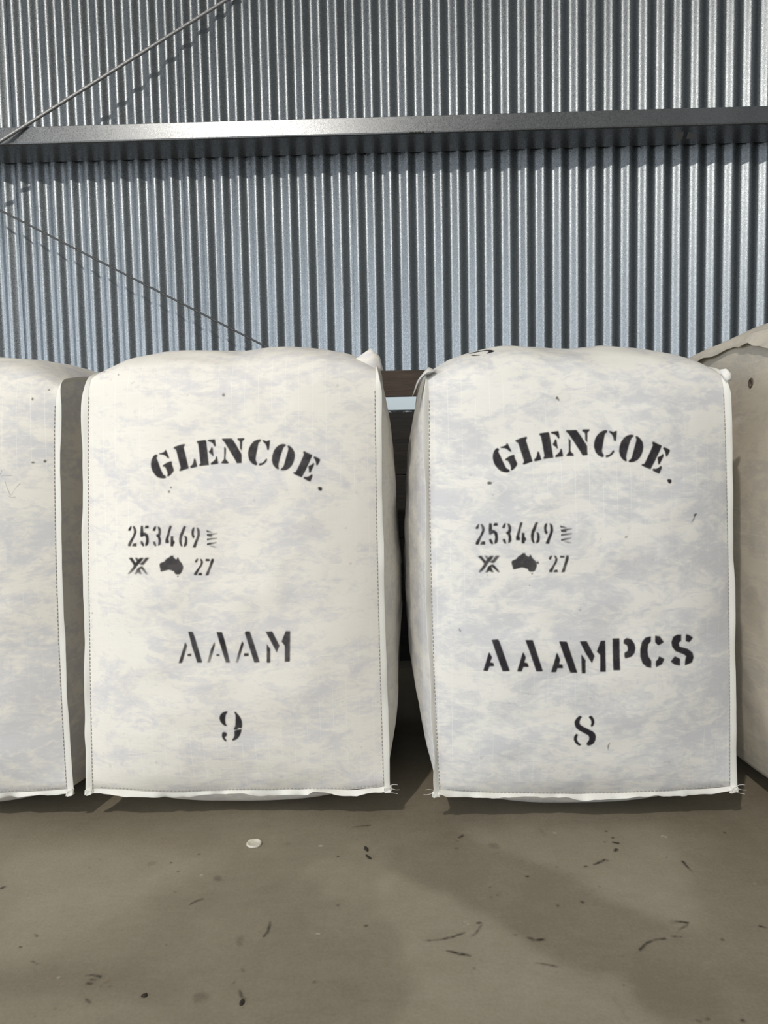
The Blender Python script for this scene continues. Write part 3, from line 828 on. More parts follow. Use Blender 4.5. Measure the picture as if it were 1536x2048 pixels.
        'tail': [[(-3.5,284.3),(-3.6,281.6),(-6.9,277.5),(-8.8,272),(-9.9,265.3),(-10,257),(-8.8,252.6),(-6.7,250.3),(-8,249.2),(-12,250.4),(-16.3,253.8),(-20.4,260.1),(-21.8,266.8),(-21.4,271.3),(-19,276.8),(-14.2,281.4),(-8.5,284.2)],[(12.1,281.9),(14.2,283.1),(17.5,279.1),(22.3,273.7),(25.9,266),(27.4,257.7),(27.4,251.1),(25.6,243.3),(20.3,244.8),(17.1,242.9),(16,240.7),(9.8,239.2),(7.9,242.5),(10.7,246.2),(12.6,251.7),(13.2,260.5),(14.5,271.5),(14.1,276.5)],[(8.9,237.1),(14.9,239.6),(25.1,240.5),(24.2,235.5),(20.6,226.2),(15.7,219.3),(10.4,215.7),(4.6,213.6),(2.7,215.8),(6.6,220.7),(9,227.7)],[(-19,230.2),(-17.2,233.8),(-13.5,234.9),(-9.5,233.3),(-7.9,229.8),(-9.4,225.4),(-13.8,222.6),(-12,218.7),(-9.5,213.8),(-10.9,212.1),(-14.4,213.8),(-17.7,218.7),(-19.6,224.7)]],
        'grime': [[(11.2,981.7),(10.3,979),(8,977.9),(5.7,979.1),(4.7,981.9),(5.5,984.6),(7.8,985.7),(10.2,984.5)],[(-111.6,774.4),(-112.3,772.1),(-113.9,771.2),(-115.5,772.1),(-116.1,774.5),(-115.4,776.7),(-113.8,777.7),(-112.2,776.7)],[(-107.5,783),(-108,781.5),(-109.2,780.9),(-110.4,781.5),(-110.9,783.1),(-110.3,784.6),(-109.1,785.2),(-108,784.5)],[(-311.5,500.6),(-312.4,499.2),(-314.6,498.5),(-316.7,498.8),(-317.5,500),(-316.5,501.3),(-314.3,502),(-312.2,501.7)],[(-232.6,1034.4),(-232.9,1033.3),(-233.9,1032.9),(-235.1,1033.4),(-235.7,1034.5),(-235.4,1035.6),(-234.4,1036),(-233.2,1035.5)],[(-279.3,1046.6),(-277.9,1044.8),(-279.2,1044.3),(-282.4,1045.5),(-269.6,1042.4),(-269.1,1043.6),(-267.9,1044),(-266.7,1043.5)]],
    },
    'eight': {
        'name': [[(-194.3,854),(-191,851),(-193.7,846.5),(-189,836.4),(-183.6,823),(-177.6,810.4),(-172.3,807.9),(-170.5,803.3),(-176.2,802),(-181.9,802.7),(-189.2,804.9),(-194.7,809.9),(-200.2,817.1),(-203.6,825.1),(-205,833.4),(-204.3,841.7),(-200.9,849.2),(-197.1,853.3)],[(-188.8,856),(-182.6,857.3),(-176.3,859.9),(-175.4,863.2),(-173.8,864),(-172.6,861.9),(-165.8,846.7),(-167,845.1),(-169.8,847.2),(-175.4,851.9),(-180.2,853.9),(-187.2,854)],[(-179.4,829.2),(-177.7,831.2),(-170.2,836),(-162.7,838.8),(-159.9,838.3),(-159.5,832.9),(-154.3,819.9),(-156.5,815),(-160.4,810.1),(-166.3,805.7),(-168.5,807.8),(-167.3,811.1),(-168.3,816.1),(-171.8,823.6),(-174.5,827.4),(-178.2,827.5)],[(-157.1,868.6),(-155.2,870.2),(-145.3,874.1),(-134.2,876.8),(-131.8,875.1),(-133.1,872.6),(-135.2,870.6),(-134.1,866),(-128.9,848.4),(-122.1,823.9),(-131.2,821.1),(-140.4,817.8),(-142.8,819.7),(-139.8,823.8),(-140.1,826.7),(-145.4,844.6),(-150.6,862.2),(-152.5,865.2),(-156.1,866.9)],[(-119.1,827.9),(-114.6,831.6),(-112.4,836.5),(-111.3,843.9),(-110.1,845.4),(-107.7,843),(-103.6,827.6),(-110.6,825.7),(-117.2,824.2)],[(-106.7,881.6),(-105,883.2),(-95.1,884.6),(-87,885.5),(-85.6,882.8),(-82.5,863.2),(-78.3,830.8),(-87.7,830.2),(-97.5,828.9),(-99.6,830.9),(-96.6,834.5),(-96.9,837.4),(-99.2,854.5),(-102.8,876.1),(-103.9,878.6)],[(-82.1,885.4),(-73.1,886.6),(-66.5,887.3),(-65.6,883.5),(-63.8,872.8),(-66.3,871.2),(-69.1,876.2),(-73.2,880.4),(-81.3,883.1)],[(-78.6,860.3),(-75,864.7),(-73.7,869.3),(-72,870.5),(-70.4,867.1),(-69.3,858.8),(-68,851.3),(-69.7,849.7),(-72,853.9),(-76.8,856.9)],[(-74,834.9),(-67.6,839.7),(-63.8,843.8),(-62.5,849.1),(-61.1,849.9),(-60,848.3),(-57.6,833.7),(-66.3,832.7),(-73.3,831.6)],[(-50.5,887.8),(-49.2,888.6),(-39.3,888.8),(-29,888.7),(-27.4,887.7),(-19,875.1),(-6.3,854.2),(-6.2,835.2),(-16.3,834.6),(-22.1,845.4),(-33.3,863),(-44.4,881),(-48.5,884.4)],[(-44.6,871.5),(-41,866.5),(-41.2,858.2),(-41.9,845),(-40.4,842.5),(-34.8,836.2),(-35.7,834.1),(-49.7,834.2),(-50.9,836.1),(-45.3,842.6),(-44.7,850),(-44.7,862.4)],[(-15.9,888.7),(-13.4,889.5),(-1.1,889.6),(-0.4,887.5),(-5.4,882.7),(-6.2,862),(-9.8,867.1),(-9.9,879.9),(-11.1,883.2),(-15.5,885.8)],[(36.1,887.4),(36.5,882.7),(31.2,879.4),(29.7,872.4),(26.8,858.4),(24.3,844.5),(24.9,839.5),(27.5,834.5),(26.9,830.4),(23.7,830),(16.6,833.9),(10.9,841.4),(8.3,851.4),(8,858.8),(10.2,867.9),(14.5,876.1),(21.4,882.9),(29,886.5)],[(40.2,885.5),(44.7,884.6),(49.5,882.4),(53.6,884.8),(56.9,884.7),(56.2,878.5),(54,864.5),(51.9,863),(50.3,864.6),(49,872),(46.4,877.5),(40.9,882.6)],[(31.9,834),(38.4,834.7),(43.4,838.7),(46.9,844),(49.3,843.9),(49.2,840.6),(44,834.1),(38.2,830.5),(33.3,829.4),(31.7,829.9)],[(91,875.7),(91.3,872.4),(87.1,870.4),(84.4,864.7),(79.9,853.2),(74.4,833.5),(74,826.9),(75.2,822.8),(74.3,819.9),(67.7,823.8),(61.9,831.3),(59.8,841.2),(61,851.1),(64.8,861.8),(70.8,869.9),(77.5,874.7),(84.9,876.6)],[(96.3,873.8),(100.8,871.7),(106.5,866.2),(110.6,858.7),(111.5,849.6),(109.4,839.8),(105.1,830),(98.2,822.7),(90.6,819.1),(83.1,818.4),(79.1,819.4),(80.2,822.2),(85.2,825.8),(87.3,832),(91.7,847.5),(95.4,859),(97.3,866.4),(95.4,871)],[(131.4,860),(133.5,860.8),(142,856.1),(151.5,852.2),(150.6,848.9),(142.6,832.5),(135.5,818.6),(126.3,802.7),(116.6,806.6),(107.2,811.4),(107.9,813.8),(112.5,814.1),(115.1,817.4),(123.8,834.6),(132.6,853.4),(130.9,857.1)],[(154.5,846.4),(156.7,848.8),(163.7,846.2),(170.1,842),(168.7,837.8),(163.3,828.8),(160.7,829.3),(160.4,834.7),(158.3,841.3)],[(142,825.9),(143.4,828),(150.3,830.7),(153.4,834.4),(155.6,833.1),(154.6,828.2),(146.7,813.5),(144.5,812.3),(143.2,815.2),(142.9,821.8)],[(130.5,800.6),(131.8,803.4),(138.7,803.3),(144.7,805.6),(148.7,809.3),(151.3,807.6),(150.3,803.5),(145.3,792.8),(138.5,795.9)],[(162.2,779.2),(165.8,781),(171,779.8),(172.2,776.5),(170.7,772.4),(166.7,771.7),(163.8,775.1)]],
        'number': [[(-244.1,682.9),(-242.4,686.7),(-239.1,691.8),(-236.2,693),(-236.3,689.3),(-238.4,683),(-240.8,681.9)],[(-232.6,693),(-230.2,692.6),(-226.2,687.6),(-225.1,680.9),(-226.7,675.1),(-232.1,664.1),(-238.3,648.4),(-244,648.3),(-243.2,653.9),(-241.1,658.1),(-233.7,670),(-230.3,679.2),(-231.1,685.1),(-233,690.1)],[(-234.6,648.4),(-232.2,654.8),(-224.8,655.9),(-224.4,648.5)],[(-215.6,694.3),(-210.3,693.9),(-209.7,679.7),(-205.2,679.7),(-199.6,675.1),(-197.6,666.7),(-197.6,658.3),(-199.7,652.4),(-204.6,649.5),(-205,654.1),(-203.3,661.7),(-203.7,668.4),(-205.7,672.6),(-208.5,673),(-211.4,670.5),(-215.8,670.1),(-216.6,678.5)],[(-207.1,688.9),(-204.6,694.7),(-198.5,694.7),(-197.8,689.3)],[(-215.9,660.4),(-212.3,661),(-208.6,654.9),(-207.8,649),(-211.1,649.8),(-215.1,654.9)],[(-188.9,684.2),(-187.7,688.4),(-184.4,693.8),(-181.1,694.2),(-182,689.2),(-183.7,683.8)],[(-177.9,693.7),(-173.4,692.9),(-170.2,686.6),(-170.3,678.3),(-172.4,672.4),(-170,664.9),(-170,657.4),(-172.2,653.3),(-176.7,651.2),(-176.2,656.6),(-175.2,662.4),(-176.4,669.9),(-179.7,670.8),(-180.5,675.8),(-176.8,676.6),(-175.5,682.5),(-176.7,689.1)],[(-187.9,660.4),(-183.8,661.2),(-181.1,654.9),(-180.3,650.4),(-183.6,650.8),(-186.7,654.9)],[(-150.6,696),(-146.2,695.1),(-150,682.3),(-153.7,666.5),(-151.7,661.4),(-152.6,657.7),(-160.3,658.2),(-159.8,664.8),(-156.5,676.5)],[(-148,673.5),(-142.7,673.4),(-142.3,664.7),(-139.5,662.1),(-139.5,657.5),(-141.9,656.3),(-142.3,650.9),(-148.1,651.4)],[(-119.3,695.5),(-114,695),(-117.3,685.1),(-122.3,672.7),(-123.6,663.5),(-122.8,656.9),(-121.2,650.6),(-124.9,651.9),(-128.5,659.5),(-129.3,667.8),(-127.6,676.1),(-123.1,686.9)],[(-117.7,674.3),(-114.9,675.1),(-111.2,670.8),(-110.4,660.8),(-111.3,654.2),(-117.5,649.7),(-117.9,655.1),(-115.8,660.9),(-115.7,669.2)],[(-100.9,687.3),(-98.5,692.3),(-94.8,693.5),(-95.2,688.1),(-96.4,682.3),(-96.1,677.3),(-94,673.9),(-96.1,669),(-100.1,674),(-101.3,680.7)],[(-90.3,693),(-87,692.5),(-83.3,687.9),(-82.3,677.1),(-84.8,668.9),(-88.9,659),(-91.4,649.4),(-98.3,649.9),(-95.4,657.4),(-88.8,673.1),(-87.9,680.5),(-88.7,688)]],
        'bars': [[(-69.1,687.7),(-65,687),(-53,683.5),(-55.8,682.2),(-68.4,684)],[(-69.3,678.8),(-59.5,680.3),(-42.5,682),(-43.8,679.8),(-55.5,677.2),(-54.8,673.5),(-62.9,674.3),(-68.9,676)],[(-68.6,668.9),(-58.9,670.4),(-42.2,671.9),(-43.9,669.1),(-59.7,667),(-67.9,665.8)],[(-68.3,657.9),(-59.8,660.5),(-43.9,662.8),(-44.7,660),(-58.1,656.6),(-67.9,655.3)],[(-62.1,654.3),(-52.4,654.2),(-43.4,650.9),(-50.7,650)]],
        'cross': [[(-239.7,622.9),(-232,623.9),(-227.6,617.7),(-222.8,612.3),(-226.9,607.6),(-228.5,610.9),(-234.9,618.4)],[(-214.2,623.8),(-206.5,624.2),(-211.8,616.2),(-217.2,610.3),(-219.2,606.9),(-223.8,600),(-228.7,594),(-235.2,588.3),(-238.9,588.7),(-234.3,594.7),(-226.9,605.9),(-226.5,609.3),(-222,614.4),(-217.9,620.3)],[(-225.5,624.4),(-221,624.1),(-217.9,620.3),(-221.2,616.1),(-223.5,620.3)],[(-202.4,624.7),(-194.3,624.7),(-199.2,618),(-205.8,609.6),(-209.9,609.1),(-216.4,611.6),(-212.3,612.9),(-208.2,616.3)],[(-216.4,602.7),(-210.7,605.7),(-206.7,604.9),(-200.2,596.9),(-194.1,589.4),(-197.8,588.9),(-204.3,595.2),(-210.8,601.9),(-212.4,600.2),(-210.8,595.1),(-206.8,588.8),(-210.8,588.8),(-216.5,592.5),(-219.8,588.2),(-224.6,588.6),(-220.5,595),(-219.7,599.2)]],
        'map': [[(-169.9,610.4),(-168.7,613.8),(-159.7,617.6),(-156,623),(-148.6,627.1),(-147.4,629.6),(-140.8,630),(-140.5,626.2),(-135.6,622.8),(-132.7,622),(-131.6,627),(-129.6,626.1),(-126.4,619.4),(-120.4,613.6),(-117.2,606.9),(-117.2,601.9),(-120.6,593.6),(-123.8,590.2),(-131.9,590.2),(-135.2,593.6),(-136.8,597.4),(-139.1,596.9),(-143.1,599.1),(-148.8,599.9),(-154.6,598.3),(-164.3,595.3),(-167.2,597),(-166.8,599.5),(-169.1,606.2)],[(-129,586),(-127.1,587.7),(-125.3,586),(-126.9,584.2)],[(-118.4,611.1),(-114.7,612.7),(-111.9,606.9),(-114.7,607.3),(-118,608.6)]],
        'code': [[(-92.1,618.7),(-89.2,623.2),(-85.1,624.8),(-86,619.9),(-88.1,615.7),(-91.4,616.2)],[(-80.2,624.8),(-76.1,622.2),(-73.7,616.4),(-75,610.5),(-80.3,601.4),(-85.3,589),(-91.6,589.1),(-91.1,593.3),(-84.5,602.4),(-79.1,611.4),(-78.2,617.3),(-80.2,621.5)],[(-82.8,588.9),(-79.5,593.5),(-74.1,593.8),(-73.3,588.7)],[(-68.3,623.8),(-59.7,623.2),(-58.9,619.5),(-67.9,619.2)],[(-54.8,624.4),(-50.3,623.5),(-50.3,617.7),(-55.6,601),(-58.8,588.4),(-65.4,588.1),(-63,596.1),(-58.1,611.1),(-56.5,619.4)]],
        'line': [[(-212,440.9),(-198.6,442.1),(-196.4,438.2),(-174.4,373),(-189.5,372.1),(-202.7,411.4)],[(-217.7,413.7),(-211.9,401.9),(-216.3,390.9),(-209.2,389.6),(-207.3,382.9),(-217.1,382.5),(-221,371.2),(-230,371.6)],[(-141.4,441.8),(-126.4,441.8),(-104.1,372.5),(-117.6,372.1),(-129.5,408)],[(-146.5,415.9),(-140.8,403.7),(-144,392.6),(-137.1,390.9),(-134,382),(-145.4,382.7),(-148.9,372.3),(-158.5,372.3)],[(-70.2,439.1),(-54.4,438.1),(-44.5,409.1),(-30.2,368.2),(-44.6,368.3),(-60.7,409.6)],[(-75.2,414.9),(-68.4,399.6),(-69.8,388.3),(-63.1,387.4),(-61.1,379.5),(-73.1,379.6),(-75.9,370.1),(-85.9,370.2)],[(-26.6,438.7),(-12.2,438.6),(5.5,405.4),(0.6,389.6),(-14.1,413.4)],[(-22.8,409.4),(-13.6,396.6),(-12.6,366.8),(-20.2,366.8)],[(18.5,437.9),(28.3,438.1),(30.1,370.2),(18.6,370.2),(18.1,406.6),(10.6,415.2)],[(44.6,442.4),(59.1,442.4),(60.6,373.2),(46.3,373.4)],[(68.7,438.9),(75.1,442.9),(84.7,439.5),(91,430.5),(93.4,420.7),(91,409.4),(84.6,402.2),(71.9,398.6),(70,403.1),(70.4,411.2),(76.8,414.4),(77.6,420.9),(75.2,427.4),(68.8,430.8)],[(126.4,445.1),(126.2,434.7),(120.5,428.4),(118.9,415.5),(120.9,402.1),(127.8,391.9),(128.1,376.2),(117.3,379.1),(108.9,387.7),(103.9,402.6),(103.7,417.4),(106.9,433.6),(115,443.1)],[(136.2,446.3),(146.7,444.1),(155.3,431.4),(143.2,424.9),(136,432.6)],[(145.1,401),(157.1,394.5),(152.1,384.1),(138.8,377.4),(138.2,390.6),(142.7,394.5)],[(195.4,445.4),(195.8,432.1),(189.8,427.6),(191.7,419.2),(211.5,412.6),(223.3,403.3),(226,393.2),(222.3,382.1),(205.2,377.1),(206.3,390),(209,396.3),(202.7,401.7),(183.1,409.9),(175.1,420.3),(173.3,430.3),(177.4,441.5),(185.8,445.7)],[(206.5,445.5),(214,443.2),(223.3,436.6),(215.6,427.2),(206.5,430.4)],[(181.5,398.8),(193.9,391.8),(193.4,377.2),(181.5,380.5),(171.8,387.8)]],
        'tail': [[(-21.8,270.8),(-18.9,268.4),(-22.1,263.5),(-24,255.3),(-22,250.5),(-17.4,246.9),(-2.6,238.9),(5.5,234.5),(10.2,229.5),(12.4,223.4),(11.7,215.6),(8.6,207.6),(2,202.8),(-3.7,201.7),(-7.3,204.9),(-5.7,209.2),(-2,215.3),(-1.5,221.4),(-3.9,226.2),(-14.9,232.5),(-25.2,238.7),(-30.9,244.1),(-33.8,251.3),(-33.9,258.3),(-30.6,264.2),(-26.2,269)],[(-4.2,267.8),(-0.4,271.1),(3.9,268.4),(7.4,261.8),(8.2,255.7),(6.2,249.1),(3.5,245.5),(0.9,247.9),(2.6,255.2),(0.7,262.4)],[(-30.7,230.1),(-26.9,227.6),(-28.8,221.9),(-28.6,215.2),(-25,209),(-19.5,205.2),(-21.1,201.8),(-26.6,204.1),(-31.8,209.1),(-35.2,216.6),(-34.8,223.2)]],
        'grime': [[(-63.4,957.6),(-64.4,955.4),(-66.7,954.5),(-68.9,955.5),(-69.8,957.7),(-68.8,960),(-66.5,960.9),(-64.3,959.9)],[(-61.9,953.3),(-62.4,951.8),(-63.6,951.2),(-64.7,951.9),(-65.1,953.4),(-64.6,954.9),(-63.4,955.5),(-62.3,954.9)],[(-208.4,779.9),(-209.9,777.7),(-213.6,776.8),(-217.3,777.8),(-218.7,780.1),(-217.2,782.3),(-213.5,783.2),(-209.8,782.2)],[(73.9,661.9),(73.3,660.6),(71,659.5),(68.6,659.3),(67.3,660.1),(68,661.3),(70.2,662.4),(72.7,662.6)],[(18.1,657.8),(17.7,657),(16.7,656.7),(15.8,657.1),(15.4,657.8),(15.8,658.6),(16.8,658.9),(17.7,658.5)],[(230.7,705.2),(230.1,703.3),(227.2,701.7),(223.8,701.2),(221.8,702.2),(222.4,704.1),(225.2,705.7),(228.7,706.2)],[(225.1,704.1),(220.8,692.5),(216.5,686),(217.1,685.6),(222.4,691.7),(227.4,703.3)],[(-277.4,460.5),(-276.4,457.6),(-276.8,455.8),(-278.4,456.3),(-280.2,458.7),(-281.2,461.7),(-280.8,463.4),(-279.3,462.9)],[(-131.3,560.3),(-131.6,559.4),(-132.4,559),(-133.1,559.4),(-133.4,560.3),(-133.1,561.2),(-132.4,561.6),(-131.6,561.2)],[(-25.2,506.6),(-25.5,505.5),(-26.4,505),(-27.3,505.5),(-27.7,506.7),(-27.4,507.8),(-26.5,508.3),(-25.6,507.8)],[(44.3,207.4),(39.6,200.4),(40.7,189.2),(41.8,189.2),(41.8,199.6),(45.3,206.7)],[(-348.5,866.3),(-342.7,866.9),(-343,868.5),(-348.7,868)],[(-218.9,582.6),(-219.2,581.8),(-220,581.5),(-220.7,581.8),(-221,582.6),(-220.7,583.3),(-219.9,583.7),(-219.2,583.4)]],
    },
    'edge': {
        'pen': [[(263.5,803.8),(267,789.3),(270.7,779.2),(273.3,771.4),(274.3,771.8),(271.7,779.7),(268.1,789.7),(264.6,804.1)],[(275.2,772.3),(281.5,781),(286.7,789.7),(293.9,797.2),(293.2,798),(286,790.4),(280.7,781.7),(274.5,773)],[(257.5,814.6),(266.5,814.9),(277.5,815.2),(277.5,816.3),(266.5,816),(257.5,815.7)],[(258.4,828.5),(257.3,823.1),(254.2,818.9),(255.1,818.1),(258.3,822.6),(259.6,828.2)],[(269.7,769),(276.6,766.5),(284.6,767.4),(284.5,768.5),(276.7,767.6),(270,770)]],
        'grime': [[(324.2,984.7),(323.7,982.3),(322.2,981.3),(320.8,982.3),(320.1,984.7),(320.6,987.1),(322.1,988.1),(323.6,987.1)],[(347.3,846.4),(346.3,844),(344.2,843.1),(342.2,844.1),(341.4,846.5),(342.4,848.9),(344.5,849.8),(346.5,848.8)],[(357.6,1004.9),(357,1003.7),(355.3,1003.2),(353.4,1003.7),(352.5,1004.9),(353.2,1006.1),(354.9,1006.6),(356.7,1006.1)],[(324.5,843.5),(323.3,842.4),(320.5,841.9),(317.8,842.5),(316.7,843.7),(317.8,844.8),(320.6,845.3),(323.4,844.7)]],
    },
}
for _d in PAINT.values():
    for _k in _d:
        _d[_k] = [[(x / 1000, z / 1000) for x, z in p] for p in _d[_k]]
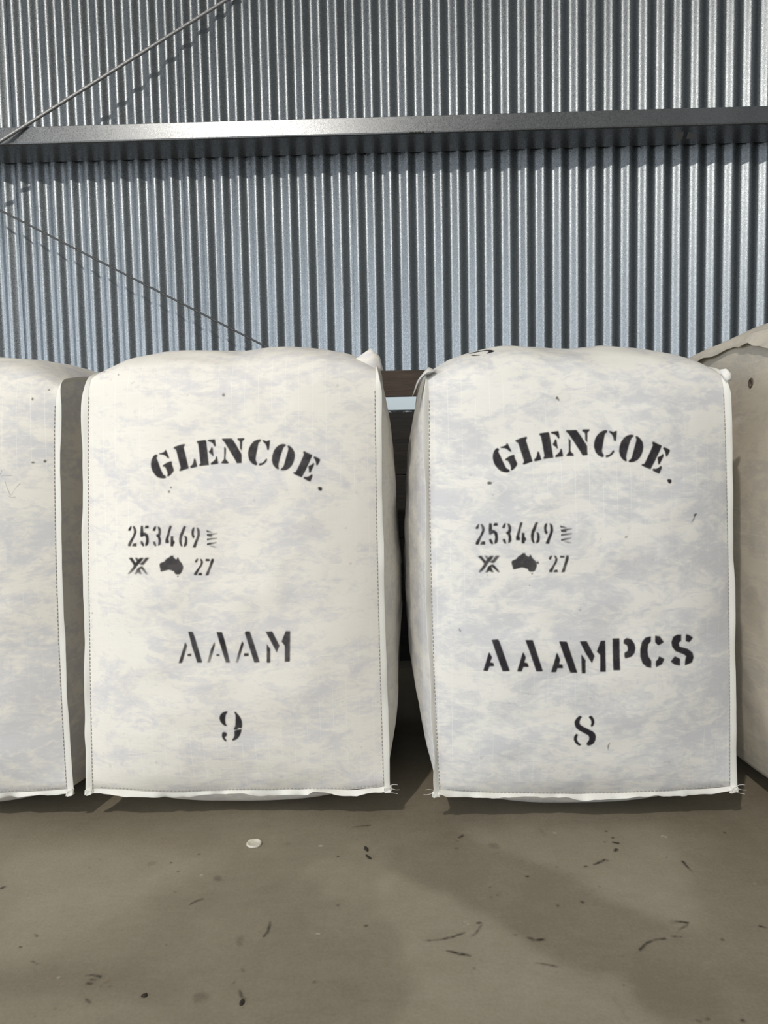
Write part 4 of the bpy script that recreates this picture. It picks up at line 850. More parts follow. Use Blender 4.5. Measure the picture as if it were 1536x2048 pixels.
SCUFFS = [[(-0.3832,1.2882),(-0.3723,1.2983),(-0.3612,1.3064),(-0.3623,1.3086),(-0.3742,1.3019),(-0.384,1.2896)],
    [(-0.2266,1.1911),(-0.2205,1.2043),(-0.22,1.2219),(-0.2214,1.2361),(-0.2223,1.2364),(-0.2219,1.2227),(-0.2231,1.2064),(-0.2286,1.1933)],
    [(-0.4091,1.4631),(-0.409,1.461),(-0.4099,1.4602),(-0.4113,1.4611),(-0.4123,1.4632),(-0.4124,1.4653),(-0.4115,1.4661),(-0.4101,1.4652)],
    [(-0.086,1.562),(-0.0662,1.566),(-0.0435,1.569),(-0.0436,1.5712),(-0.0665,1.5693),(-0.0862,1.5637)],
    [(-0.5025,1.1062),(-0.492,1.1053),(-0.476,1.1007),(-0.477,1.1046),(-0.4931,1.1087),(-0.5034,1.1085)],
    [(-0.4918,1.0969),(-0.4808,1.0946),(-0.4816,1.0974),(-0.4925,1.0991)],
    [(-0.4952,1.0882),(-0.489,1.0858),(-0.4841,1.0862),(-0.4849,1.0884),(-0.4903,1.0902),(-0.496,1.0914)],
    [(-0.4638,1.0889),(-0.4639,1.0881),(-0.4646,1.0878),(-0.4656,1.0882),(-0.4663,1.089),(-0.4662,1.0898),(-0.4655,1.0901),(-0.4645,1.0897)],
    [(-0.4674,1.0797),(-0.4675,1.079),(-0.4682,1.0787),(-0.4692,1.079),(-0.4699,1.0798),(-0.4698,1.0806),(-0.4691,1.0809),(-0.4681,1.0805)],
    [(-0.4525,1.0804),(-0.4524,1.0793),(-0.4531,1.0788),(-0.4541,1.0793),(-0.4549,1.0805),(-0.455,1.0816),(-0.4543,1.0821),(-0.4533,1.0816)],
    [(-0.461,1.0922),(-0.4611,1.0914),(-0.4618,1.0911),(-0.4628,1.0914),(-0.4635,1.0922),(-0.4634,1.093),(-0.4627,1.0933),(-0.4617,1.093)],
    [(-0.4834,1.0574),(-0.4772,1.0498),(-0.4708,1.0459),(-0.4706,1.0475),(-0.4762,1.0522),(-0.4828,1.0583)],
    [(-0.3916,1.1763),(-0.3915,1.175),(-0.3923,1.1745),(-0.3934,1.175),(-0.3942,1.1764),(-0.3942,1.1778),(-0.3935,1.1783),(-0.3924,1.1777)],
    [(-0.6404,1.2142),(-0.6314,1.2043),(-0.6306,1.2069),(-0.6401,1.215)],
    [(-0.2302,1.0303),(-0.2304,1.0296),(-0.2311,1.0294),(-0.232,1.0297),(-0.2325,1.0304),(-0.2323,1.0311),(-0.2315,1.0314),(-0.2306,1.0311)],
    [(-0.2261,1.0495),(-0.2262,1.0488),(-0.2267,1.0485),(-0.2273,1.0488),(-0.2277,1.0495),(-0.2276,1.0503),(-0.2271,1.0506),(-0.2265,1.0502)],
    [(-0.2551,1.0838),(-0.2552,1.0822),(-0.2562,1.0816),(-0.2575,1.0823),(-0.2583,1.0839),(-0.2582,1.0854),(-0.2572,1.086),(-0.2559,1.0854)],
    [(-0.1249,1.0824),(-0.1252,1.0805),(-0.1262,1.0797),(-0.1274,1.0805),(-0.1281,1.0825),(-0.1278,1.0844),(-0.1268,1.0852),(-0.1255,1.0844)],
    [(-0.0988,1.2783),(-0.0994,1.2762),(-0.101,1.2753),(-0.1027,1.2763),(-0.1035,1.2784),(-0.103,1.2805),(-0.1014,1.2814),(-0.0997,1.2804)],
    [(-0.044,1.2176),(-0.045,1.2161),(-0.0475,1.2156),(-0.0501,1.2163),(-0.0512,1.2178),(-0.0502,1.2192),(-0.0476,1.2197),(-0.0451,1.2191)],
    [(-0.2519,1.1165),(-0.2442,1.1073),(-0.2433,1.1089),(-0.2515,1.1174)],
    [(-0.7745,1.3501),(-0.7698,1.3529),(-0.7681,1.3594),(-0.77,1.3617),(-0.7741,1.3584),(-0.778,1.3549)],
    [(-0.61,1.1425),(-0.6039,1.1399),(-0.5956,1.1347),(-0.5957,1.1362),(-0.604,1.141),(-0.6104,1.1447)],
    [(-0.6453,1.1787),(-0.6454,1.1774),(-0.647,1.1768),(-0.6491,1.1775),(-0.6506,1.1789),(-0.6505,1.1802),(-0.6489,1.1807),(-0.6468,1.1801)],
    [(-0.4302,1.0842),(-0.4302,1.0834),(-0.4307,1.0831),(-0.4313,1.0834),(-0.4319,1.0842),(-0.4319,1.085),(-0.4315,1.0853),(-0.4308,1.085)],
    [(-0.2046,1.0154),(-0.2048,1.0148),(-0.2056,1.0145),(-0.2064,1.0148),(-0.2069,1.0155),(-0.2066,1.0162),(-0.2059,1.0164),(-0.205,1.0161)],
    [(-0.5442,1.0222),(-0.5442,1.0215),(-0.5448,1.0212),(-0.5458,1.0216),(-0.5465,1.0223),(-0.5465,1.023),(-0.5458,1.0232),(-0.5448,1.0229)],
    [(-0.4346,1.4009),(-0.4347,1.3996),(-0.4356,1.3991),(-0.4369,1.3997),(-0.4377,1.401),(-0.4376,1.4022),(-0.4366,1.4027),(-0.4354,1.4021)],
    [(-0.4214,1.3293),(-0.4213,1.3281),(-0.4219,1.3277),(-0.4227,1.3282),(-0.4234,1.3293),(-0.4234,1.3305),(-0.4229,1.3309),(-0.422,1.3304)],
    [(-0.6251,1.4201),(-0.625,1.4188),(-0.6259,1.4183),(-0.6272,1.4189),(-0.6282,1.4202),(-0.6283,1.4215),(-0.6274,1.422),(-0.6261,1.4214)],
    [(-0.5994,1.3565),(-0.5993,1.3553),(-0.6002,1.3549),(-0.6015,1.3554),(-0.6024,1.3566),(-0.6025,1.3578),(-0.6016,1.3582),(-0.6003,1.3577)],
    [(-0.4578,1.4326),(-0.458,1.4306),(-0.4596,1.4299),(-0.4617,1.4308),(-0.4631,1.4328),(-0.4629,1.4347),(-0.4613,1.4355),(-0.4592,1.4346)],
    [(-0.6149,1.4494),(-0.6146,1.4481),(-0.6152,1.4476),(-0.6162,1.4481),(-0.617,1.4495),(-0.6172,1.4509),(-0.6167,1.4514),(-0.6157,1.4508)],
    [(-0.1089,1.4427),(-0.1094,1.4407),(-0.1109,1.4399),(-0.1124,1.4408),(-0.1132,1.4428),(-0.1127,1.4448),(-0.1112,1.4456),(-0.1097,1.4447)],
    [(-0.0828,1.5248),(-0.0833,1.5234),(-0.0844,1.5228),(-0.0856,1.5235),(-0.0862,1.525),(-0.0858,1.5264),(-0.0846,1.527),(-0.0834,1.5264)],
    [(-0.0722,1.5087),(-0.0727,1.5073),(-0.0738,1.5067),(-0.075,1.5074),(-0.0756,1.5089),(-0.0751,1.5103),(-0.074,1.5109),(-0.0728,1.5102)],
    [(-0.5201,1.0359),(-0.5199,1.0348),(-0.5205,1.0344),(-0.5216,1.0349),(-0.5224,1.036),(-0.5226,1.037),(-0.5219,1.0374),(-0.5209,1.037)],
    [(-0.2451,1.0677),(-0.2398,1.0556),(-0.2336,1.0469),(-0.2319,1.0484),(-0.237,1.0575),(-0.2428,1.0689)],
    [(0.0544,1.1742),(0.0849,1.1751),(0.1098,1.1841),(0.1271,1.1922),(0.1266,1.196),(0.1096,1.1866),(0.0849,1.1777),(0.0545,1.1752)],
    [(0.09,1.1476),(0.109,1.1397),(0.1293,1.133),(0.1301,1.136),(0.11,1.1438),(0.0905,1.1494)],
    [(0.1365,1.1808),(0.1484,1.192),(0.159,1.2137),(0.1583,1.2144),(0.1473,1.1937),(0.1361,1.1818)],
    [(0.1511,1.2178),(0.1618,1.2171),(0.1623,1.2205),(0.1515,1.2205)],
    [(0.2334,1.1749),(0.2439,1.1736),(0.2446,1.1761),(0.2342,1.1781)],
    [(0.2404,1.1685),(0.2628,1.1701),(0.2634,1.1733),(0.2408,1.1711)],
    [(0.2123,1.186),(0.2161,1.1832),(0.217,1.185),(0.2131,1.1878)],
    [(0.2357,1.115),(0.252,1.1106),(0.2668,1.1044),(0.2679,1.1072),(0.2526,1.1123),(0.236,1.1159)],
    [(0.2652,1.0922),(0.2646,1.091),(0.2636,1.0906),(0.2629,1.0911),(0.2628,1.0923),(0.2635,1.0934),(0.2644,1.0939),(0.2652,1.0934)],
    [(0.4148,1.1375),(0.4308,1.1534),(0.4493,1.1637),(0.4703,1.1665),(0.471,1.1684),(0.45,1.1674),(0.4304,1.1559),(0.4138,1.1405)],
    [(0.4813,1.1717),(0.4997,1.1701),(0.5006,1.172),(0.4824,1.1742)],
    [(0.5052,1.212),(0.5153,1.2097),(0.525,1.2046),(0.5283,1.2106),(0.517,1.213),(0.5062,1.2141)],
    [(0.4996,1.1869),(0.5224,1.2015),(0.5224,1.2043),(0.4996,1.188)],
    [(0.3907,1.3863),(0.4011,1.3891),(0.4016,1.3917),(0.3914,1.3898)],
    [(0.4134,1.3941),(0.4327,1.4014),(0.4442,1.4114),(0.4443,1.4155),(0.4333,1.4098),(0.4136,1.3966)],
    [(0.4656,1.4784),(0.4644,1.477),(0.4623,1.4765),(0.4606,1.4771),(0.4603,1.4786),(0.4615,1.4799),(0.4636,1.4805),(0.4653,1.4798)],
    [(0.4881,1.4959),(0.4866,1.4938),(0.4844,1.4929),(0.4828,1.4939),(0.4827,1.4961),(0.4842,1.4982),(0.4864,1.4991),(0.488,1.4981)],
    [(0.4776,1.4759),(0.4898,1.4705),(0.4922,1.4763),(0.4792,1.4798)],
    [(0.4821,1.4518),(0.4802,1.4468),(0.4759,1.4422),(0.4716,1.4406),(0.4699,1.4429),(0.4718,1.4478),(0.4761,1.4524),(0.4804,1.4541)],
    [(0.4814,1.5235),(0.4803,1.522),(0.4786,1.5214),(0.4772,1.5221),(0.4771,1.5236),(0.4782,1.5251),(0.4799,1.5257),(0.4813,1.525)],
    [(0.4479,1.4087),(0.4465,1.4062),(0.4447,1.4051),(0.4436,1.4063),(0.4438,1.4088),(0.4452,1.4114),(0.447,1.4124),(0.4481,1.4113)],
    [(0.15,1.5068),(0.1626,1.516),(0.1613,1.5235),(0.1493,1.5105)],
    [(0.1472,1.4954),(0.1465,1.4939),(0.1453,1.4934),(0.1442,1.494),(0.1439,1.4955),(0.1445,1.4969),(0.1458,1.4975),(0.1469,1.4968)],
    [(0.1435,1.4654),(0.1425,1.4637),(0.1406,1.463),(0.1388,1.4638),(0.1381,1.4656),(0.1391,1.4673),(0.1411,1.4679),(0.1429,1.4671)],
    [(0.2654,1.3567),(0.275,1.3576),(0.2755,1.3602),(0.266,1.3601)],
    [(0.3118,1.2651),(0.3104,1.263),(0.3083,1.2622),(0.3065,1.2632),(0.3062,1.2653),(0.3075,1.2674),(0.3097,1.2682),(0.3115,1.2672)],
    [(0.3519,1.2771),(0.3565,1.2685),(0.3597,1.2737),(0.3532,1.2791)],
    [(0.1905,1.2934),(0.1897,1.2918),(0.1883,1.2911),(0.187,1.2918),(0.1867,1.2935),(0.1875,1.2951),(0.189,1.2957),(0.1902,1.295)],
    [(0.1929,1.325),(0.1923,1.3239),(0.1912,1.3235),(0.1903,1.324),(0.19,1.3251),(0.1906,1.3263),(0.1917,1.3267),(0.1927,1.3262)],
    [(0.2026,1.3008),(0.202,1.2997),(0.2009,1.2993),(0.2,1.2997),(0.1998,1.3009),(0.2004,1.302),(0.2014,1.3024),(0.2024,1.3019)],
    [(0.1338,1.1044),(0.1331,1.1032),(0.1319,1.1027),(0.1308,1.1033),(0.1305,1.1045),(0.1311,1.1057),(0.1323,1.1062),(0.1334,1.1056)],
    [(0.1281,1.0921),(0.1277,1.0909),(0.1271,1.0904),(0.1266,1.0909),(0.1265,1.0921),(0.1269,1.0933),(0.1275,1.0938),(0.128,1.0933)],
    [(0.1463,1.1245),(0.1458,1.1234),(0.1449,1.123),(0.1441,1.1235),(0.1438,1.1245),(0.1444,1.1256),(0.1453,1.126),(0.1461,1.1255)],
    [(0.596,1.4008),(0.5973,1.3823),(0.6008,1.3617),(0.6021,1.3629),(0.5998,1.3846),(0.5998,1.4041)],
    [(0.5664,1.1592),(0.564,1.1579),(0.5621,1.159),(0.5619,1.162),(0.5636,1.165),(0.5661,1.1663),(0.5679,1.1652),(0.5681,1.1622)],
    [(0.6451,1.1941),(0.6557,1.1891),(0.6571,1.191),(0.6474,1.1973)],
    [(0.4516,0.9872),(0.4499,0.986),(0.4471,0.9855),(0.4448,0.9861),(0.4443,0.9874),(0.4459,0.9887),(0.4488,0.9892),(0.4511,0.9886)],
    [(0.4645,0.9907),(0.4631,0.9897),(0.4606,0.9893),(0.4585,0.9898),(0.458,0.9908),(0.4594,0.9918),(0.4619,0.9921),(0.464,0.9917)],
    [(0.5139,0.9861),(0.5125,0.9848),(0.5104,0.9843),(0.5089,0.9849),(0.5088,0.9862),(0.5102,0.9875),(0.5122,0.988),(0.5138,0.9874)],
    [(0.3622,1.061),(0.3615,1.0595),(0.3607,1.0589),(0.3604,1.0596),(0.3607,1.0611),(0.3614,1.0626),(0.3622,1.0632),(0.3625,1.0625)],
    [(0.5722,1.4153),(0.5713,1.4141),(0.57,1.4136),(0.5691,1.4141),(0.5692,1.4155),(0.5701,1.4167),(0.5714,1.4172),(0.5723,1.4167)],
    [(0.2948,1.4014),(0.294,1.4001),(0.2928,1.3996),(0.2919,1.4002),(0.2917,1.4015),(0.2924,1.4027),(0.2936,1.4032),(0.2946,1.4026)],
    [(0.2714,1.4131),(0.2707,1.4119),(0.2695,1.4114),(0.2685,1.4119),(0.2683,1.4133),(0.269,1.4145),(0.2702,1.415),(0.2712,1.4145)],
    [(0.3381,1.3899),(0.3372,1.3887),(0.3357,1.3882),(0.3344,1.3888),(0.3341,1.3901),(0.335,1.3913),(0.3365,1.3918),(0.3378,1.3912)],
    [(0.3844,1.1266),(0.3837,1.1257),(0.3824,1.1254),(0.3813,1.1258),(0.3811,1.1267),(0.3819,1.1275),(0.3832,1.1278),(0.3842,1.1274)],
    [(0.4044,1.3204),(0.4037,1.3193),(0.4025,1.3188),(0.4016,1.3193),(0.4016,1.3205),(0.4023,1.3216),(0.4035,1.3221),(0.4044,1.3215)],
    [(0.7371,1.5073),(0.7355,1.5051),(0.7335,1.5043),(0.7324,1.5052),(0.7328,1.5074),(0.7345,1.5096),(0.7365,1.5105),(0.7376,1.5095)]]
STAINS = [[(-0.4074,1.5335),(-0.4083,1.5578),(-0.4094,1.5837),(-0.4113,1.5852),(-0.4115,1.5599),(-0.4093,1.5346)],
    [(-0.4124,1.4708),(-0.4128,1.5005),(-0.4117,1.5264),(-0.4126,1.5272),(-0.414,1.5014),(-0.413,1.4712)],
    [(-0.1232,1.1209),(-0.1197,1.0758),(-0.1176,1.0314),(-0.1164,1.0313),(-0.1185,1.0757),(-0.1223,1.1209)],
    [(-0.29,1.0596),(-0.29,1.0502),(-0.2975,1.0432),(-0.308,1.0425),(-0.3156,1.0487),(-0.3157,1.0581),(-0.3083,1.0653),(-0.2976,1.066)],
    [(-0.2593,1.1834),(-0.2592,1.1725),(-0.2632,1.1681),(-0.269,1.1728),(-0.2733,1.1838),(-0.2736,1.1949),(-0.2695,1.1994),(-0.2635,1.1946)],
    [(-0.4936,1.4366),(-0.4935,1.4299),(-0.4984,1.4242),(-0.5053,1.4227),(-0.5102,1.4262),(-0.5104,1.4328),(-0.5055,1.4386),(-0.4986,1.4402)],
    [(-0.2191,1.4988),(-0.2205,1.4946),(-0.2249,1.493),(-0.2298,1.4949),(-0.2323,1.4993),(-0.231,1.5036),(-0.2265,1.5052),(-0.2216,1.5033)],
    [(-0.3394,1.3722),(-0.3404,1.3638),(-0.3467,1.3606),(-0.3547,1.3643),(-0.3597,1.3729),(-0.3588,1.3814),(-0.3524,1.3848),(-0.3443,1.3809)],
    [(-0.2576,1.1557),(-0.2386,1.1268),(-0.238,1.1274),(-0.2571,1.1564)],
    [(-0.6219,1.3813),(-0.6205,1.4028),(-0.6178,1.4168),(-0.6184,1.4175),(-0.6224,1.4047),(-0.6231,1.3825)],
    [(-0.3063,1.2637),(-0.2984,1.2455),(-0.2976,1.2459),(-0.3051,1.2644)],
    [(-0.586,1.1954),(-0.5523,1.1908),(-0.5527,1.1921),(-0.5868,1.1973)],
    [(-0.2817,1.5424),(-0.2705,1.5801),(-0.2721,1.5824),(-0.2828,1.5438)],
    [(0.4957,1.339),(0.4987,1.3143),(0.5043,1.2728),(0.5051,1.2735),(0.4998,1.3153),(0.4968,1.34)],
    [(0.6005,1.3615),(0.6002,1.3288),(0.6023,1.3031),(0.6029,1.3036),(0.6014,1.3298),(0.6024,1.363)],
    [(0.3341,1.5425),(0.3362,1.5228),(0.3383,1.5041),(0.3418,1.5072),(0.3404,1.5266),(0.3377,1.546)],
    [(0.3441,1.4496),(0.3442,1.4144),(0.3453,1.3717),(0.3463,1.3724),(0.3465,1.4159),(0.3458,1.4508)],
    [(0.3369,1.0369),(0.3411,1.0133),(0.3421,0.9875),(0.3449,0.9888),(0.3451,1.0156),(0.3405,1.0394)],
    [(0.235,1.4668),(0.2291,1.4603),(0.2192,1.4609),(0.211,1.4682),(0.2093,1.478),(0.2153,1.4846),(0.2253,1.4841),(0.2335,1.4766)],
    [(0.3279,1.3269),(0.3408,1.3098),(0.3455,1.2879),(0.3463,1.2886),(0.3417,1.311),(0.33,1.3303)],
    [(0.5112,1.2101),(0.507,1.2064),(0.5002,1.205),(0.4946,1.2067),(0.4936,1.2107),(0.4977,1.2144),(0.5046,1.2158),(0.5102,1.214)],
    [(0.4028,1.5436),(0.3971,1.5063),(0.3989,1.5069),(0.404,1.544)],
    [(0.4574,1.5418),(0.4442,1.5018),(0.4458,1.5015),(0.4585,1.5416)]]
SCRAPES = [[(-0.3816,1.3841),(-0.382,1.3822),(-0.384,1.3815),(-0.3864,1.3824),(-0.3877,1.3843),(-0.3873,1.3861),(-0.3853,1.3868),(-0.383,1.3859)],
    [(-0.4552,1.2295),(-0.4551,1.228),(-0.4559,1.2274),(-0.457,1.2281),(-0.458,1.2296),(-0.4581,1.231),(-0.4573,1.2316),(-0.4561,1.231)],
    [(-0.5451,1.1028),(-0.5449,1.1012),(-0.5458,1.1006),(-0.5472,1.1013),(-0.5485,1.1029),(-0.5487,1.1045),(-0.5478,1.1052),(-0.5464,1.1045)],
    [(-0.1474,1.4861),(-0.1485,1.484),(-0.1515,1.4832),(-0.1547,1.4842),(-0.1561,1.4864),(-0.1551,1.4885),(-0.1521,1.4892),(-0.1489,1.4882)],
    [(0.1359,1.2217),(0.135,1.2203),(0.1334,1.2197),(0.1319,1.2204),(0.1314,1.2218),(0.1322,1.2233),(0.1339,1.2239),(0.1354,1.2232)],
    [(0.1392,1.2154),(0.1381,1.2135),(0.1362,1.2127),(0.1344,1.2136),(0.1338,1.2155),(0.1348,1.2175),(0.1368,1.2182),(0.1386,1.2173)],
    [(0.1316,1.2239),(0.1311,1.223),(0.1301,1.2226),(0.1292,1.223),(0.1289,1.224),(0.1294,1.225),(0.1304,1.2254),(0.1314,1.2249)],
    [(0.1292,1.2102),(0.1286,1.2088),(0.1276,1.2082),(0.1267,1.2088),(0.1265,1.2103),(0.127,1.2117),(0.1281,1.2123),(0.1289,1.2117)],
    [(0.5981,1.4979),(0.596,1.4951),(0.5933,1.494),(0.5915,1.4952),(0.5916,1.4982),(0.5937,1.501),(0.5965,1.5022),(0.5983,1.5009)],
    [(0.6034,1.4946),(0.6015,1.4925),(0.5989,1.4917),(0.597,1.4927),(0.5969,1.4949),(0.5987,1.497),(0.6013,1.4978),(0.6033,1.4968)],
    [(0.3687,1.5214),(0.367,1.5192),(0.364,1.5184),(0.3615,1.5194),(0.361,1.5217),(0.3626,1.5239),(0.3656,1.5247),(0.3681,1.5237)],
    [(0.7052,1.3192),(0.7036,1.317),(0.7021,1.3161),(0.7016,1.3171),(0.7024,1.3193),(0.704,1.3216),(0.7055,1.3225),(0.706,1.3215)],
    [(0.6727,1.3764),(0.6716,1.3752),(0.6703,1.3747),(0.6695,1.3753),(0.6697,1.3765),(0.6707,1.3777),(0.672,1.3782),(0.6728,1.3777)],
    [(-0.127,1.1978),(-0.1282,1.1964),(-0.1312,1.1959),(-0.1344,1.1966),(-0.1359,1.198),(-0.1347,1.1994),(-0.1316,1.1999),(-0.1284,1.1992)]]
GPATCH = [[(1.2746, -.1447), (1.3143, -.1354), (1.3367, -.0609), (1.3041, -.0581)],
          [(1.3348, -.1319), (1.369, -.1159), (1.386, -.1008), (1.3915, -.0672), (1.3536, -.0647), (1.3532, -.0551), (1.3439, -.094)]]
EYE = (.220, 1.000)

def put_paint():
    """brush and spray marks: fading strokes where the can ran light"""
    fades = dict(
        number=lambda i, u, v: .97 - .22 * np.clip(v - .55, 0, 1),
        bars=lambda i, u, v: np.clip(1.04 - .70 * u ** 1.2, .2, 1) if i != 4 else .45 + 0 * u,
        code=lambda i, u, v: .92 - .18 * (i == 4) * (1 - v),
    )
    def cross_fade(light):
        def f(i, u, v):
            if i == 1: return np.clip(.55 + .5 * np.abs(v - .05) ** .6, 0, 1) if light else np.clip(.7 + .4 * v, 0, 1)
            if i == 4: return np.clip((.42 if light else .70) + .5 * v, 0, .95)
            if i == 2: return .75 + 0 * u
            if i == 3: return .80 + 0 * u
            return .93 + 0 * u
        return f
    def line_fade(light):
        def f(i, u, v):
            if not light: return .97 + 0 * u
            if i in (4, 7): return np.clip(.35 + .75 * v, 0, .9)
            if i == 3: return np.clip(.62 + .5 * v, 0, .95)
            if i == 5: return .72 + 0 * u
            return .86 - .10 * u
        return f
    for key, light in (('nine', True), ('eight', False)):
        b, p = BALES[key], PAINT[key]
        b.decal('stencil_lettering', p['name'], M['ink'], 'black arched serif stencil lettering', grain=.10, density=.86 if light else .93)
        b.decal('stencil_lettering', p['number'] + p['bars'], M['ink'], 'six small stencilled digits with a rake of thin bars', soft=.0014, grain=.22,
                fade=lambda i, u, v, n=len(p['number']): fades['number'](i, u, v) if i < n else fades['bars'](i - n, u, v), density=.93)
        b.decal('stencil_mark', p['cross'], M['ink'], 'black stencilled double cross', soft=.0016, grain=.22, fade=cross_fade(light))
        b.decal('stencil_mark', p['map'], M['ink'], 'grey stencilled map of Australia', soft=.0011, grain=.08, density=.80)
        b.decal('stencil_lettering', p['code'], M['ink'], 'small stencilled figure 27', soft=.0014, grain=.2, fade=fades['code'])
        b.decal('stencil_lettering', p['line'], M['ink'], 'black stencilled wool grade letters', soft=.0012, grain=.12, fade=line_fade(light))
        b.decal('stencil_lettering', p['tail'], M['ink'], 'single stencilled figure at the bottom', soft=.0013, grain=.10,
                fade=(lambda i, u, v: .90 + 0 * u) if light else None)
        for q in p['grime']:
            b.decal('grime_speck', [q], M['grime'], soft=.0012, grain=.5, density=.65)
    b, p = BALES['edge'], PAINT['edge']
    b.decal('pencil_scribble', p['pen'], M['pen'], soft=.0006, res=.0008, grain=.6, density=.5)
    for q in p['grime']:
        b.decal('grime_speck', [q], M['grime'], soft=.0012, grain=.5, density=.7)
    top = lambda pts: [(x, .064 + (y - .148) * .55) for x, y in pts]
    B_EIGHT.decal('stencil_lettering', [top(p) for p in ([(-.243, .172), (-.232, .180), (-.200, .178), (-.190, .165), (-.186, .145), (-.190, .125), (-.203, .116), (-.205, .121), (-.199, .134), (-.199, .158), (-.208, .168), (-.238, .168)],
        [(-.240, .130), (-.236, .135), (-.230, .124), (-.219, .117), (-.222, .113), (-.234, .118)])], M['ink'], 'black stencilled letter on the top, seen edge on', axis='top', grain=.05)
put_paint()

# ------------------------------------------------------------------ floor marks and litter
def floor_decal(name, polys, mat, soft, density, grain):
    res = .0013
    V, al, Fc = [], [], []
    for p in polys:
        p = np.asarray(p, float)
        pad = .005 + soft
        a, b = p.min(0) - pad, p.max(0) + pad
        n, m = [int(t) + 2 for t in (b - a) / res]
        X, Y = np.meshgrid(a[0] + np.arange(n) * res, a[1] + np.arange(m) * res, indexing='ij')
        j = .0009
        A = np.zeros(X.shape)
        for ox, oy in ((-.3, -.3), (.3, -.3), (-.3, .3), (.3, .3)):
            A += .25 * inside(p, X + ox * res + j * fbm(X * 260, Y * 260, 1.1, 2), Y + oy * res + j * fbm(X * 260, Y * 260, 7.1, 2))
        A = blur(A, int(round(soft / res))) * density
        A *= 1 - grain * np.clip(.4 + 1.1 * fbm(X * 170, Y * 170, 3.7, 3), 0, 1)
        k = A > .03
        f = k[:-1, :-1] | k[1:, :-1] | k[:-1, 1:] | k[1:, 1:]
        off = len(V)
        V += [(x, y, .0007) for x, y in zip(X.ravel(), Y.ravel())]; al += list(A.ravel())
        Fc += [(off + i * m + q, off + (i + 1) * m + q, off + (i + 1) * m + q + 1, off + i * m + q + 1) for i, q in zip(*np.nonzero(f))]
    used = np.unique(np.array(Fc)); mp = -np.ones(len(V), int); mp[used] = np.arange(len(used))
    V = np.array(V)[used]; al = np.array(al)[used]; Fc = mp[np.array(Fc)]
    o = mesh_obj(name, V, Fc, mat, FLOOR)
    set_attr(o, 'ink', np.clip(al, 0, 1))
    return o
floor_decal('scuff_marks', SCUFFS, M['scuff'], .0010, .95, .6)
floor_decal('faint_stains', STAINS, M['scuff'], .003, .17, .5)
floor_decal('pale_scrapes', SCRAPES, M['pale'], .0013, .85, .5)

def lump(name, label, cat, loc, rx, ry, rz, mat, rot=0, seed=1.0, group=None):
    bm = bmesh.new()
    bmesh.ops.create_icosphere(bm, subdivisions=4, radius=1)
    for v in bm.verts:
        c = v.co.copy()
        k = 1 + .22 * float(fbm(c.x * 1.8 + seed, c.y * 1.8, c.z * 1.8 + seed, 3))
        v.co = Vector((c.x * rx * k, c.y * ry * k, max(0.0, (c.z + .35) / 1.35) * rz * k))
    bmesh.ops.remove_doubles(bm, verts=bm.verts[:], dist=1e-6)
    o = bm_obj(name, bm, mat)
    o.location = loc; o.rotation_euler = (0, 0, rot)
    put(o, label, cat, group)
    return o


def plastic_disc():
    """a thin round disc with a raised rim and a dished middle"""
    prof = [(0, .0016), (.004, .0018), (.0075, .0017), (.0105, .0026), (.0135, .0044), (.0158, .0046), (.0168, .0034), (.0170, .0014), (.0166, .0), (0, .0)]
    V, n = [], 40
    for i, (r, z) in enumerate(prof):
        for k in range(n):
            a = 2 * math.pi * k / n
            w = 1 + .05 * float(vnoise(math.cos(a) * 1.6 + 3, math.sin(a) * 1.6, 1.0))
            V.append((r * w * math.cos(a), r * w * math.sin(a), z * (1 + .25 * float(vnoise(math.cos(a) * 2, math.sin(a) * 2 + 5, 2.0))) + .0003))
    o = mesh_obj('plastic_disc', V, grid_faces(len(prof), n, True), simple('milky_plastic', (.60, .565, .48), .28))
    o.location = (-.299, 1.499, 0)
    put(o, 'small milky round disc lying on the concrete floor in front of the bale stencilled 9', 'disc')
plastic_disc()
DIRT = simple('dark_dirt', (.020, .016, .008), .8)
lump('dirt_clump', 'oval dark dirt clump just above a slimmer tailed one on the floor', 'dirt', (-.0523, 1.4695, 0), .0041, .0098, .0035, DIRT, .35, 1.0, 'dirt clumps on the floor')
lump('dirt_clump', 'slim dark tailed dirt clump just below an oval one on the floor', 'dirt', (-.0470, 1.4390, 0), .0029, .0105, .003, DIRT, .55, 2.0, 'dirt clumps on the floor')
lump('dirt_clump', 'lone dark oval dirt clump near the bottom left of the floor', 'dirt', (-.3915, 1.0596, 0), .0045, .0038, .003, DIRT, .25, 3.0, 'dirt clumps on the floor')
lump('dirt_clump', 'dark dirt clump with a thin stalk above it near the bottom of the floor', 'dirt', (-.2346, 1.041, 0), .0036, .0062, .003, DIRT, -.1, 4.0, 'dirt clumps on the floor')

def girt_marks():
    def flat(name, polys, z, mat):
        V, Fc = [], []
        for p in polys:
            Fc.append(tuple(range(len(V), len(V) + len(p)))[::-1])
            V += [(x, y, z) for x, y in p]
        mesh_obj(name, V, Fc, mat, GIRT, False)
    flat('bare_patch', GPATCH, -.0004, simple('bare_zinc_patch', (.30, .30, .29), .7))
    for x, w in ((.152, .010), (.168, .006), (.184, .009), (.199, .005), (.240, .006)):
        bm = bmesh.new()
        r = bmesh.ops.create_icosphere(bm, subdivisions=2, radius=1)
        for v in r['verts']:
            v.co = Vector((x + v.co.x * w, -GIRT_W + .001 + v.co.y * .0016, .004 + v.co.z * .0034))
        bm_obj('grime_lump', bm, DIRT, GIRT)
girt_marks()

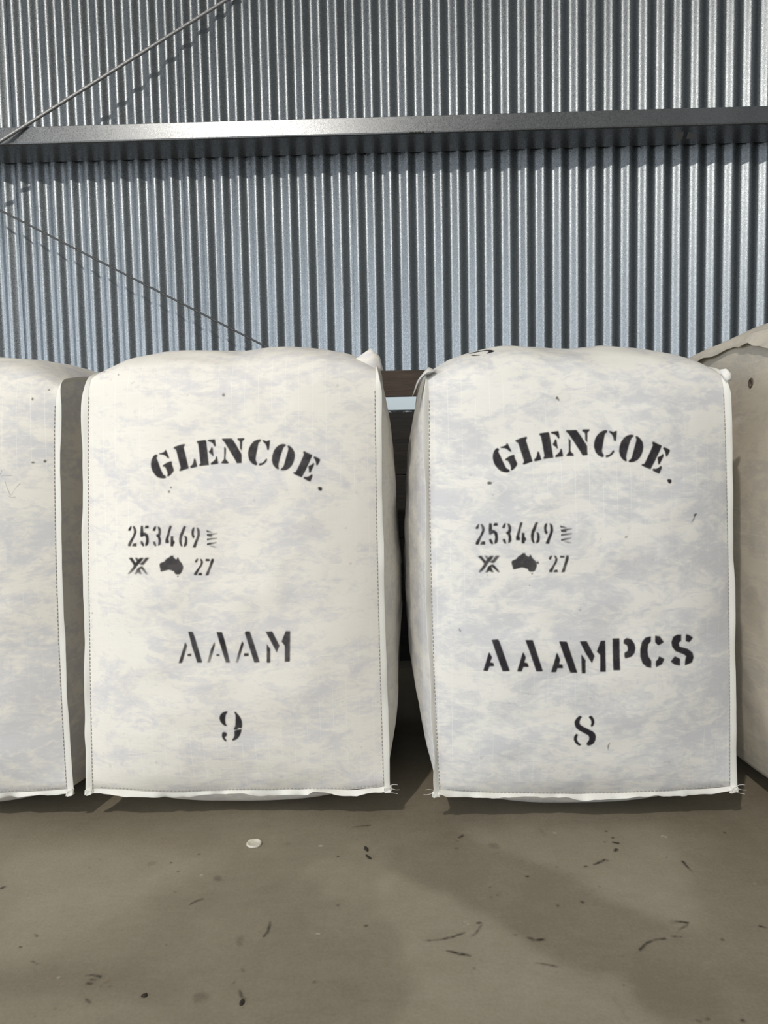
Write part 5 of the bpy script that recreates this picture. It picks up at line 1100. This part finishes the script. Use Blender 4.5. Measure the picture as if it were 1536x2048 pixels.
# folded corners of cloth that stick up from the tops
def corners():
    b = B_NINE
    z = b.ztop
    xr = float(b.xr(z))
    b.ear(1, [(xr - .060, .055, z + .022), (xr - .012, .050, z + .052), (xr + .008, .055, z + .034), (xr + .016, .065, z + .004), (xr - .012, .030, z - .004)])
    b = B_EIGHT
    xl = float(b.xl(b.ztop)); z = b.ztop
    b.ear(-1, [(xl + .018, .020, z + .016), (xl - .004, .004, z + .010), (xl - .020, .020, z - .004), (xl - .034, .070, z - .036), (xl - .022, .090, z + .0), (xl + .004, .070, z + .030)])
    xr = float(b.xr(z))
    b.ear(1, [(xr - .006, .010, z + .002), (xr + .004, .002, z + .003), (xr + .013, .000, z - .006), (xr + .014, .000, z - .022), (xr + .004, -.001, z - .024)])
corners()

# the loose lid flap along the top side seam of the tall bale, with small slits
def tall_flap():
    b = B_TALL
    L = b.P[:b.nf, 0]
    sel = L[(L[:, 2] > b.ztop - .02)]
    t = np.linspace(0, 1, 90)
    k = np.linspace(0, 1, len(sel))
    B = np.stack([np.interp(t, k, sel[:, i]) for i in range(3)], -1)
    w = .040 + .014 * np.sin(t * 9) + .008 * fbm(t * 22, 1.0, 2.0, 2)
    ang = .35 + .35 * fbm(t * 10, 4.0, 1.0, 2)
    dirs = np.stack([-np.sin(ang) * w * .55 - .006, 0 * t, -np.cos(ang) * w], -1)
    nrm = np.stack([-np.cos(ang), 0 * t, np.sin(ang)], -1)
    B = B + np.array([-.006, 0, .010])
    o = b.strip('lid_flap', B, dirs, nrm, M['cloth_d'], .0014)
tall_flap()

def eyelet():
    """the small torn eyelet hole in the side of the tall bale"""
    b = B_TALL
    o0 = b.root.matrix_world.inverted()
    y, z = EYE
    h = b.bvh.ray_cast(Vector((-.7, y, z)), Vector((1, 0, 0)))
    V = []
    for i, (r, d) in enumerate(((.013, .0006), (.0105, .0035), (.0080, .0035), (.0062, .0004), (0.0005, .0004))):
        for k in range(24):
            a = 2 * math.pi * k / 24
            V.append((h[0].x - d, y + r * .8 * math.cos(a), z + r * math.sin(a)))
    mesh_obj('eyelet', V, grid_faces(5, 24, True), simple('eyelet_rim', (.10, .075, .055), .6), b.root)
eyelet()
